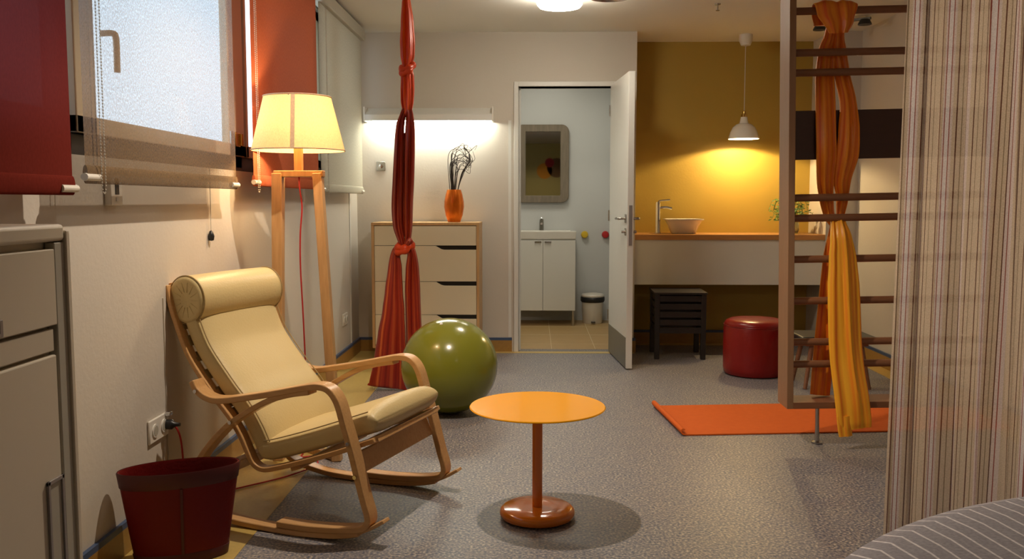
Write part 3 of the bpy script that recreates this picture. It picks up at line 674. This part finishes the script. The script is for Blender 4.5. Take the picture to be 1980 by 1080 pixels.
# ============================================================ DRESSER
t = thing('dresser', 'cream chest of drawers with light wood edges against the back wall', 'dresser', (-.776, 6.42, 0))
hw = .387
bm = new(); box(bm, -hw, -hw+.020, 0, .385, .09, .975); box(bm, hw-.020, hw, 0, .385, .09, .975); box(bm, -hw, hw, 0, .385, .975, .995); box(bm, -hw+.02, hw-.02, .01, .385, .09, .108)
obj('body', bm, 'pine', t, smooth=False, bevel=.0015)
obj('back_panel', B(-hw+.02, hw-.02, .365, .380, .10, .975), 'black', t, smooth=False)
obj('interior', B(-hw+.02, hw-.02, .03, .30, .11, .97), 'black', t, smooth=False)
zt = [.972, .829, .571, .331, .112]
for k in range(4):
    z1, z0 = zt[k], zt[k+1]+.003; x0, x1 = -hw+.022, hw-.022
    cut = .028
    if k == 0: pts = [(x0, z0), (x0, z1), (x1, z1), (x1, z0)]
    else: pts = [(x0, z0), (x0, z1), (.075, z1), (.115, z1-cut*.85), (.135, z1-cut), (x1, z1-cut), (x1, z0)]
    d = obj('drawer', prism(new(), pts, 0.004, .020), 'cream', t, smooth=False, bevel=.001)
for sx in (-1, 1):
    for y in (.09, .34): obj('leg', B(sx*(hw-.06)-.015, sx*(hw-.06)+.015, y-.015, y+.015, 0, .092), 'pine', t, smooth=False)

t = thing('vase', 'orange metallic glazed vase with dry twigs on the dresser', 'vase', (-.583, 6.60, .996))
pr = [(0, 0), (.046, 0), (.049, .008), (.064, .05), (.0735, .11), (.072, .15), (.062, .20), (.051, .235), (.047, .235), (.058, .20), (.068, .15), (.069, .11), (.060, .05), (.042, .012), (0, .012)]
obj('body', LT(pr, n=48), 'vase', t)
tw = thing('dry_twigs', 'dry curly dark twigs standing in the orange vase', 'twigs', (-.583, 6.60, .996))
bm = new(); rnd = random.Random(5)
for k in range(26):
    x0 = rnd.uniform(-.02, .01); y0 = rnd.uniform(-.02, .02); hh = rnd.uniform(.36, .50); sp = rnd.uniform(-.03, .03)
    P = [(x0, y0, .02), (x0+sp*.3-.005, y0, .24), (x0+sp, y0+rnd.uniform(-.02, .02), hh)]
    if k < 19:
        q = rnd.uniform(.03, .15)
        P += [(x0+sp+q*.45, y0, hh+rnd.uniform(.02, .07)), (x0+sp+q, y0+rnd.uniform(-.03, .03), hh+rnd.uniform(-.03, .09)), (x0+sp+q*.9, y0, hh+rnd.uniform(-.08, .12))]
    else:
        P = [(x0, y0, .02), (.03, y0, .24), (.07+rnd.uniform(-.01, .01), y0, .36), (.10+rnd.uniform(-.01, .04), y0, .44), (.11, y0, .50), (.07, y0, .55+rnd.uniform(-.02, .03))]
    C_ = catmull(P, 7); tube(bm, C_, [0.0030-.0018*i/len(C_) for i in range(len(C_))], 5)
tw_o = obj('twigs', bm, 'twig', tw)

# ============================================================ BATHROOM THINGS
t = thing('vanity', 'white bathroom vanity with two doors and ceramic sink top', 'vanity', (.085, 8.25, 0))
obj('body', B(-.298, .298, .018, .40, .14, .80), 'white', t, smooth=False)
for s in (-1, 1):
    x0, x1 = (-.298, -.002) if s < 0 else (.002, .298)
    d = obj('door', B(x0, x1, 0, .017, .142, .788), 'white', t, smooth=False, bevel=.002)
    h0 = -.075 if s < 0 else .015
    obj('handle', B(h0, h0+.06, -.014, 0, .772, .780), 'chrome', d, smooth=False)
bm = new(); V = []
for x0, x1, y0, y1, z in ((-.30, .30, 0, .40, .80), (-.305, .305, -.01, .405, .872), (-.265, .265, .03, .30, .872), (-.24, .24, .05, .28, .815)):
    V.append([bm.verts.new(q) for q in ((x0, y0, z), (x1, y0, z), (x1, y1, z), (x0, y1, z))])
for a, b in zip(V, V[1:]):
    for k in range(4): bm.faces.new((a[k], a[(k+1) % 4], b[(k+1) % 4], b[k]))
bm.faces.new(V[0]); bm.faces.new(V[-1])
obj('sink', bm, 'ceramic', t, bevel=.006)
tp = obj('tap', LT([(0, .872), (.020, .872), (.020, .94), (.018, .975), (0, .978)], n=20), 'steel_matt', t); tp.location = (-.01, .36, 0)
obj('spout', TB([(0, 0, .925), (0, -.09, .935)], .011), 'steel', tp); obj('lever', TB([(0, 0, .978), (0, -.05, .99)], .006), 'steel', tp)
for sx in (-1, 1): obj('leg', LT([(0, 0), (.014, 0), (.014, .14), (0, .14)], n=14), 'steel', t).location = (sx*.28, .03, 0)
t = thing('wall_mirror', 'mirror in a thick rounded weathered wood frame above the vanity', 'mirror', (.097, 8.655, 1.50))
def rrect(x0, x1, z0, z1, rl, rr, n=8):
    out = []
    for cx, cz, r, a0 in ((x1-rr, z1-rr, rr, 0), (x0+rl, z1-rl, rl, 90), (x0+rl, z0+rl, rl, 180), (x1-rr, z0+rr, rr, 270)):
        for k in range(n+1): a = RAD(a0+90*k/n); out.append((cx+r*cos(a), cz+r*sin(a)))
    return out
bm = new(); o_ = rrect(-.235, .236, -.368, .368, .03, .07); i_ = rrect(-.175, .155, -.30, .30, .004, .004)
V = [[bm.verts.new((a, y, b)) for a, b in P] for P, y in ((o_, 0), (o_, -.05), (i_, -.05), (i_, -.02))]
for A, B_ in zip(V, V[1:]):
    for k in range(len(A)): bm.faces.new((A[k], A[(k+1) % len(A)], B_[(k+1) % len(A)], B_[k]))
obj('frame', bm, 'weathered', t, bevel=.006)
obj('mirror_glass', B(-.175, .155, -.022, -.018, -.30, .30), 'mirror', t, smooth=False)
for nm, x, m, lb in (('wall_knob', .487, 'knob_yellow', 'round yellow wall knob right of the vanity'), ('wall_knob', .685, 'knob_red', 'round red wall knob beside the open door')):
    t = thing('towel_hook', lb, 'hook', (x, 8.66, .828))
    b = LT([(0, 0), (.02, 0), (.02, .01), (.033, .018), (.035, .03), (.028, .042), (0, .046)], n=24); o = obj('knob', b, m, t); o.rotation_euler = (RAD(90), 0, 0)
t = thing('pedal_bin', 'small white pedal bin with black liner beside the vanity', 'bin', (.558, 8.48, 0))
obj('body', LT([(0, 0), (.088, 0), (.092, .01), (.104, .235), (0, .235)], n=40), 'plastic', t)
obj('liner', LT([(.106, .20), (.114, .215), (.113, .245), (.104, .255)], n=40, cap=False), 'black', t)
obj('lid', LT([(.108, .250), (.110, .262), (.10, .276), (.05, .284), (0, .286)], n=40), 'plastic', t)
obj('pedal', B(-.02, .02, -.125, -.085, .015, .024), 'black', t, bevel=.003)
for m, x, z, r, lb in (('decal_orange', .235, 1.80, .17, 'large orange disc on the rear wall, seen in the mirror'), ('decal_red', .345, 1.98, .10, 'small dark red disc on the rear wall, seen in the mirror'), ('decal_brown', .50, 1.87, .21, 'large brown disc on the rear wall, at the mirror edge')):
    o = obj('wall_disc', LT([(0, 0), (r, 0), (r, .008+(.004 if m == 'decal_red' else 0)), (0, .008+(.004 if m == 'decal_red' else 0))], n=48), m); o.location = (x, -2.6, z); o.rotation_euler = (RAD(-90), 0, 0)
    tag(o, lb, 'wall decoration', 'round discs on the rear wall')

# ============================================================ FLOOR LAMP
LY = 4.0
t = thing('floor_lamp', 'tripod wooden floor lamp with glowing cream drum shade', 'floor lamp', (-1.043, LY, 0))
pr = [(.148, 1.603), (.205, 1.372)]
bm = new(); lathe(bm, [(.146, 1.605), (.203, 1.372)], n=72, cap=False); shd = obj('lamp_shade', bm, 'lampshade', t)
for r, z in ((.1465, 1.605), (.2035, 1.372)):
    obj('shade_rim', TB([(r*cos(a), r*sin(a), z) for a in [2*pi*k/72 for k in range(73)]], .0032, n=6), 'shade_seam', shd)
bm = new()
for a0 in (-82.5, ):
    vs = []
    for r, z in ((.147, 1.605), (.204, 1.372)):
        for da in (-2.8/(r/.175), 2.8/(r/.175)): a = RAD(a0+da); vs.append(bm.verts.new((r*1.004*cos(a), r*1.004*sin(a), z)))
    bm.faces.new((vs[0], vs[1], vs[3], vs[2]))
obj('shade_seam', bm, 'shade_seam', shd, smooth=False)
obj('stem', B(-.017, .017, -.017, .017, 1.27, 1.40), 'lamp_wood', t, smooth=False, bevel=.002)
obj('bulb_socket', LT([(0, 1.395), (.016, 1.395), (.016, 1.435), (0, 1.435)], n=24), 'plastic', t)
lb = light('floor_lamp_light', 'POINT', (0, 0, 1.47), 13, (1, .74, .42), shadow_soft_size=.03); lb.parent = t
bm = new()
for a in (30, 150, 270): tube(bm, [(.148*cos(RAD(a)), .148*sin(RAD(a)), 1.60), (0, 0, 1.60)], .002, 6)
tube(bm, [(0, 0, 1.39), (.035, 0, 1.43), (.035, 0, 1.54), (0, 0, 1.60)], .002, 6)
obj('shade_carrier', bm, 'steel', t)
def leg(bm, a, b, w=.028, d=.022):
    a, b = Vector(a), Vector(b); ax = (b-a).normalized(); sx = Vector((1, 0, 0)); sx = (sx-ax*sx.dot(ax)).normalized(); sy = ax.cross(sx)
    V = [[bm.verts.new(p+sx*i*w+sy*j*d) for i, j in ((-1, -1), (1, -1), (1, 1), (-1, 1))] for p in (a, b)]
    for k in range(4): bm.faces.new((V[0][k], V[0][(k+1) % 4], V[1][(k+1) % 4], V[1][k]))
    bm.faces.new(V[0]); bm.faces.new(V[1]); return bm
obj('top_block', B(-.108, .112, -.024, .024, 1.255, 1.283), 'lamp_wood', t, smooth=False, bevel=.003)
obj('leg', leg(new(), (-.093, -.005, 1.27), (-.088, -.10, .0), .022, .026), 'lamp_wood', t, smooth=False, bevel=.003)
obj('leg', leg(new(), (.086, -.005, 1.27), (.172, -.10, .0), .020, .026), 'lamp_wood', t, smooth=False, bevel=.003)
obj('leg', leg(new(), (-.096, .03, 1.262), (-.172, .19, .0), .020, .022), 'lamp_wood', t, smooth=False, bevel=.003)
obj('stretcher', leg(new(), (.165, -.10, .018), (-.165, .185, .018), .016, .016), 'lamp_wood', t, smooth=False, bevel=.003)
obj('stretcher', leg(new(), (-.088, -.10, .018), (-.168, .185, .018), .014, .016), 'lamp_wood', t, smooth=False, bevel=.003)
P = catmull([(0, 0, 1.255), (.008, -.02, 1.20), (.016, -.02, 1.12), (.006, -.02, 1.0), (.004, -.02, .85), (.012, -.02, .62), (.018, -.02, .35), (.015, -.02, .12), (.0, -.03, .012), (-.02, -.08, .006)], 6)
P2 = catmull([(.05, -.06, .008), (.10, -.18, .007), (.02, -.35, .007), (-.12, -.50, .007), (-.235, -.62, .007), (-.245, -.74, .02), (-.235, -.80, .12), (-.238, -.815, .27), (-.25, -.82, .325), (-.268, -.825, .345)], 6)
obj('cord', TB(P+P2, .0035, n=8), 'cord_red', t)
obj('plug', LT([(0, 0), (.018, 0), (.018, .02), (.009, .03), (.006, .05), (0, .05)], n=18), 'black', t).matrix_local = Matrix.Translation((-.295+.012, -.832, .345)) @ Matrix.Rotation(RAD(90), 4, 'Y')

# ============================================================ ROCKING CHAIR
ang = math.atan2(-.323, .947)
c0 = Vector((-.768, 3.0, 0))+Vector((.323, .947, 0))*.3035
ch = thing('rocking_chair', 'bentwood rocking chair with cream leather cushions', 'chair', c0, ang)
V0 = -.3035
arm = [(-.465, .512), (-.445, .480), (-.405, .456), (-.347, .450), (-.23, .470), (-.11, .495), (.0, .520), (.055, .528), (.095, .518), (.126, .480), (.150, .405), (.178, .315), (.215, .175), (.236, .105), (.232, .073), (.205, .055), (.12, .042), (.0, .034), (-.12, .034)]
rock = [(.02, .508), (-.07, .490), (-.16, .458), (-.287, .385), (-.37, .315), (-.436, .240), (-.485, .165), (-.505, .105), (-.485, .070), (-.43, .046), (-.30, .020), (-.10, .011), (0, .0125), (.10, .020), (.16, .030), (.20, .040)]
tip = [(.12, .018), (.18, .034), (.24, .060), (.295, .092)]
def cm2(P, n=7): return [Vector((p[0], p[1])) for p in catmull([(a, b, 0) for a, b in P], n)]
for s in (-1, 1):
    y0, y1 = (V0-.028, V0+.028) if s < 0 else (-V0-.028, -V0+.028)
    obj('armrest', strip(new(), cm2(arm), y0, y1, .022), 'birch', ch, bevel=.003)
    r = obj('rocker', strip(new(), cm2(rock), y0+.002, y1-.002, .020), 'birch', ch, bevel=.003)
    obj('rocker_tip', strip(new(), cm2(tip), y0+.006, y1-.006, .012), 'birch', r, bevel=.002)
    for u, z in ((-.445, .478), (-.30, .378), (.170, .345), (.195, .235)):
        e = y0-.002 if s < 0 else y1+.002
        obj('bolt', TB([(u, e, z), (u, e+s*.003, z)], .007, n=10), 'chrome', ch)
fl = [(-.622, .842), (-.605, .775), (-.584, .712), (-.527, .581), (-.421, .445), (-.355, .372), (-.313, .311), (-.285, .255), (-.262, .215), (-.225, .198), (-.17, .207), (-.033, .249), (.10, .295), (.23, .345)]
for s in (-1, 1):
    yc = s*(.3035-.058); obj('seat_frame', strip(new(), cm2(fl), yc-.020, yc+.020, .018), 'birch', ch, bevel=.003)
# cross pieces
def cross(u, z, w, a, name='cross_rail', y=.275):
    m_ = Matrix.Translation((u, 0, z)) @ Matrix.Rotation(RAD(a), 4, 'Y')
    return obj(name, B(-.011, .011, -y, y, -w, w, mtx=m_), 'birch', ch, smooth=False, bevel=.003)
cross(.172, .262, .036, -22); cross(-.36, .415, .022, -40, y=.22); cross(.215, .338, .02, 70, y=.24); cross(-.10, .212, .02, 70, y=.24); cross(-.618, .825, .025, -10, y=.24); cross(-.40, .175, .03, 35)
for k in range(9):
    f = k/8; i = 1.2+f*3.6; a = fl[int(i)]; b = fl[int(i)+1]; q = i-int(i)
    u, z = a[0]*(1-q)+b[0]*q, a[1]*(1-q)+b[1]*q
    dx, dz = b[0]-a[0], b[1]-a[1]; aa = math.degrees(math.atan2(dx, dz))
    m_ = Matrix.Translation((u+.008, 0, z)) @ Matrix.Rotation(RAD(aa), 4, 'Y')
    obj('webbing', B(-.002, .002, -.24, .24, -.02, .02, mtx=m_), 'piping', ch, smooth=False)

def cushion(path, th, hw, lift=.012, n=44, end=.03, puff=.10, ee=.35):
    """soft slab lying on the inner side of a (u,z) path"""
    P = cm2(path, 10); m = len(P); s = [0]
    for a, b in zip(P, P[1:]): s.append(s[-1]+(b-a).length)
    Ls = s[-1]; bm = new(); rings = []
    for i, p in enumerate(P):
        t_ = (P[min(i+1, m-1)]-P[max(i-1, 0)]).normalized(); nn = Vector((-t_.y, t_.x))
        d = min(s[i], Ls-s[i]); q = min(d/end, 1); q = math.sqrt(max(1-(1-q)**2, .0)); q = max(q, .12)
        hh = th/2*q; c = p+nn*(lift+th/2); w_ = hw*(1-.035*(1-q)); ring = []
        for k in range(n):
            a = 2*pi*k/n; ca, sa = cos(a), sin(a)
            y = w_*(abs(ca)**ee)*(1 if ca >= 0 else -1); f = hh*(abs(sa)**(ee+.1))*(1 if sa >= 0 else -1)
            if sa > 0: f += hh*puff*(1-(y/w_)**2)*q*2
            ring.append(bm.verts.new((c.x+nn.x*f, y, c.y+nn.y*f)))
        rings.append(ring)
    for a, b in zip(rings, rings[1:]):
        for k in range(n): bm.faces.new((a[k], a[(k+1) % n], b[(k+1) % n], b[k]))
    bm.faces.new(rings[0]); bm.faces.new(rings[-1]); return bm, P, s, Ls
def seam(P, th, hw, parent, lift=.012, skip=2):
    for sgn in (-1, 1):
        Q = []
        for i in range(skip, len(P)-skip):
            t_ = (P[min(i+1, len(P)-1)]-P[max(i-1, 0)]).normalized(); nn = Vector((-t_.y, t_.x)); c = P[i]+nn*(lift+th*.955); Q.append((c.x, sgn*hw*.972, c.y))
        obj('piping', TB(Q, .0022, n=6), 'piping', parent)
bp = [(-.597, .74), (-.584, .705), (-.527, .581), (-.421, .445), (-.355, .372), (-.313, .311), (-.288, .262), (-.268, .225)]
bm, P, s_, L_ = cushion(bp, .082, .245); bc = obj('back_cushion', bm, 'leather', ch, angle=75); seam(P, .082, .245, bc, skip=4)
sp = [(-.262, .212), (-.225, .206), (-.17, .214), (-.033, .256), (.10, .302), (.20, .338), (.252, .357)]
bm, P, s_, L_ = cushion(sp, .085, .250, end=.038, puff=.16); sc = obj('seat_cushion', bm, 'leather', ch, angle=75); seam(P, .085, .250, sc, skip=5)
# head roll
bm = new(); n = 40; rings = []
prof = [(-.243, .25), (-.247, .55), (-.250, .80), (-.247, .93), (-.238, .985), (-.22, 1.0)]
prof = prof+[(-.1, 1.015), (0, 1.02), (.1, 1.015)]+[(-a, b) for a, b in reversed(prof)]
for y, q in prof:
    rings.append([bm.verts.new((-.548+(.080*cos(a)*q)*cos(.15)-(.090*sin(a)*q)*sin(.15)*-1*-.0, y, .790+.088*sin(a)*q+.0*cos(a))) for a in [2*pi*k/n for k in range(n)]])
for a, b in zip(rings, rings[1:]):
    for k in range(n): bm.faces.new((a[k], a[(k+1) % n], b[(k+1) % n], b[k]))
bm.faces.new(rings[0]); bm.faces.new(rings[-1])
hr = obj('headrest', bm, 'leather', ch, angle=75)
for y in (-.240, .240): obj('piping', TB([(-.548+.081*cos(a), y, .790+.0885*sin(a)) for a in [2*pi*k/40 for k in range(41)]], .0022, n=6), 'piping', hr)
bm = new()
for k in range(14):
    a = 2*pi*k/14; tube(bm, [(-.548+.025*cos(a), -.2455, .79+.028*sin(a)), (-.548+.060*cos(a), -.2495, .79+.066*sin(a))], .0014, 5)
obj('gather', bm, 'leather', hr)

# ============================================================ ORANGE SIDE TABLE
t = thing('side_table', 'round orange metal pedestal table in the middle of the floor', 'side table', (.015, 3.20, 0))
obj('table_top', LT([(0, .408), (.243, .408), (.2455, .411), (.243, .414), (0, .414)], n=96), 'orange', t, angle=50)
obj('pole', LT([(.0185, .04), (.0185, .408)], n=32), 'orange_deep', t)
obj('base', LT([(0, .003), (.120, .003), (.134, .010), (.138, .022), (.134, .034), (.122, .041), (.06, .043), (0, .043)], n=80), 'orange_deep', t, angle=60)

# ============================================================ RED BASKET
t = thing('waste_basket', 'oval dark red leather basket on the floor by the left wall', 'basket', (-1.135, 2.80, 0), RAD(24))
def oval(bm, prof, n=72, ratio=.46):
    rings = []
    for r, z, tilt in prof: rings.append([bm.verts.new((r*cos(a), r*ratio*sin(a), z)) for a in [2*pi*i/n for i in range(n)]])
    for a, b in zip(rings, rings[1:]):
        for i in range(n): bm.faces.new((a[i], a[(i+1) % n], b[(i+1) % n], b[i]))
    return bm, rings
def rr(z): return .140+.045*z/.3
bm, rg = oval(new(), [(rr(0)-.008, .0, 0), (rr(0), .006, 0)]+[(rr(z), z, 0) for z in (.05, .10, .15, .2, .25, .295)]+[(rr(.3)-.001, .302, 0), (rr(.3)-.005, .302, 0), (rr(.29)-.006, .295, 0), (rr(.1)-.006, .1, 0), (rr(0)-.01, .01, 0)])
bm.faces.new(rg[0]); bm.faces.new(rg[-1]); obj('body', bm, 'red_leather', t)
bm, rg = oval(new(), [(rr(.255)+.0005, .252, 0), (rr(.255)+.0025, .254, 0), (rr(.3)+.0025, .299, 0), (rr(.3)-.0005, .3035, 0)]); obj('rim_band', bm, 'red_band', t)
bm, rg = oval(new(), [(rr(.0)+.0025, .004, 0), (rr(.035)+.0025, .034, 0), (rr(.035)+.0005, .036, 0)]); obj('base_band', bm, 'red_band', t)
bm = new()
for s in (-1,):
    for z0, z1 in ((.036, .252),):
        box(bm, -.004, .004, -.001, .001, z0, z1)
o = obj('side_seam', bm, 'red_band', t, smooth=False); o.location = (.0, -rr(.02)*.46-.001, 0); o.rotation_euler = (RAD(4), 0, 0)

# ============================================================ GREY CABINET (left edge)
t = thing('storage_cabinet', 'grey-beige cabinet with recessed grips at the left edge', 'cabinet', (-.92, 1.757, 0))
D0 = -.42; W0 = -.92
obj('body', B(D0, -.022, W0, -.002, .02, 1.075), 'cabinet', t, smooth=False)
obj('end_panel', B(D0, .004, -.014, 0, .0, 1.092), 'cabinet', t, smooth=False, bevel=.002)
obj('top', B(D0, .002, W0, -.014, 1.072, 1.105), 'cabinet', t, bevel=.008, seg=3)
obj('corner_strip', B(-.02, -.001, -.050, -.014, .0, 1.07), 'cabinet_edge', t, smooth=False, bevel=.002)
d = obj('drawer', B(-.02, 0, W0+.02, -.052, .912, 1.058), 'cabinet', t, smooth=False, bevel=.002)
g = B(-.001, .002, -.275, -.232, .915, .945); obj('grip', g, 'grey_trim', d, smooth=False, bevel=.001)
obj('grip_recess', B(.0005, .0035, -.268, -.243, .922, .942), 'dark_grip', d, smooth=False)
obj('rail', B(-.02, -.004, W0+.02, -.060, .862, .905), 'cabinet', t, smooth=False, bevel=.002)
d = obj('door', B(-.02, 0, W0+.02, -.060, .06, .855), 'cabinet', t, smooth=False, bevel=.003)
g = new(); 
for a in ((-.118, -.110, .44, .62), (-.068, -.060, .44, .62), (-.118, -.060, .612, .62), (-.118, -.060, .44, .448)): box(g, 0, .005, *a)
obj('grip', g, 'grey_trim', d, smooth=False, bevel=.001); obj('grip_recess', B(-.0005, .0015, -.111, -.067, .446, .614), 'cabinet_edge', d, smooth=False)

# ============================================================ CURTAIN
t = thing('curtain', 'sheer beige striped curtain hanging on the right', 'curtain', (1.04, 2.6, 0))
bm = new(); uvl = bm.loops.layers.uv.verify(); nu, nz = 420, 40; grid = []; L0 = 0
def cpos(u, zf):
    """u along the rail 0..1, zf 0 bottom .. 1 top"""
    amp = .014+.004*sin(u*9+1); 
    ph = u*2*pi*9+1.2*sin(u*11)+(.5*sin(u*17))*(1-zf)
    x = u*(1.05+.04*(1-zf))+.012*sin(ph*2+zf*1.5)-.012*(1-zf)
    y = amp*sin(ph+.6*zf)+.005*sin(ph*2.3+2*zf)
    return x, y
z_b, z_t = .03, 2.37
us = [0]; 
for i in range(1, nu+1):
    a = cpos((i-1)/nu, .5); b = cpos(i/nu, .5); us.append(us[-1]+math.hypot(a[0]-b[0], a[1]-b[1]))
for j in range(nz+1):
    zf = j/nz; grid.append([bm.verts.new((*cpos(i/nu, zf), z_b+(z_t-z_b)*zf)) for i in range(nu+1)])
for j in range(nz):
    for i in range(nu):
        f = bm.faces.new((grid[j][i], grid[j][i+1], grid[j+1][i+1], grid[j+1][i]))
        for lp, (a, b) in zip(f.loops, ((i, j), (i+1, j), (i+1, j+1), (i, j+1))): lp[uvl].uv = (us[a], b/nz*2.3)
obj('cloth', bm, 'curtain', t, angle=180)
obj('rail', B(-.02, 1.33, -.012, .012, 2.372, 2.40), 'white', t, smooth=False, bevel=.002)

# ============================================================ ROUND BED
t = thing('bed', 'large round bed with grey striped cover in the bottom right corner', 'bed', (1.305, .70, 0))
def bedring(r, z, n=96):
    return [(1.115*r*cos(2*pi*k/n), 1.15*r*sin(2*pi*k/n), z) for k in range(n)]
bm = new(); uvl = bm.loops.layers.uv.verify(); rings = []
pr = [(.965, .26), (.99, .30), (1.0, .38), (.998, .46), (.985, .53), (.955, .575), (.91, .597), (.85, .606), (.7, .612), (.4, .615), (.1, .615)]
for r, z in pr: rings.append([bm.verts.new(p) for p in bedring(r, z)])
for a, b in zip(rings, rings[1:]):
    for k in range(96): bm.faces.new((a[k], a[(k+1) % 96], b[(k+1) % 96], b[k]))
bm.faces.new(rings[0]); bm.faces.new(rings[-1])
for f in bm.faces:
    for lp in f.loops: c = lp.vert.co; lp[uvl].uv = (c.x+c.y*.075+2, c.y)
obj('mattress_cover', bm, 'bedcover', t, angle=80)
obj('bed_base', LT([(0, .03), (.88, .03), (.96, .06), (.97, .26), (0, .26)], n=64), 'beech', t)
for a in (45, 135, 225, 315): obj('foot', LT([(0, 0), (.03, 0), (.03, .03), (0, .03)], n=16), 'black', t).location = (.7*cos(RAD(a)), .7*sin(RAD(a)), 0)
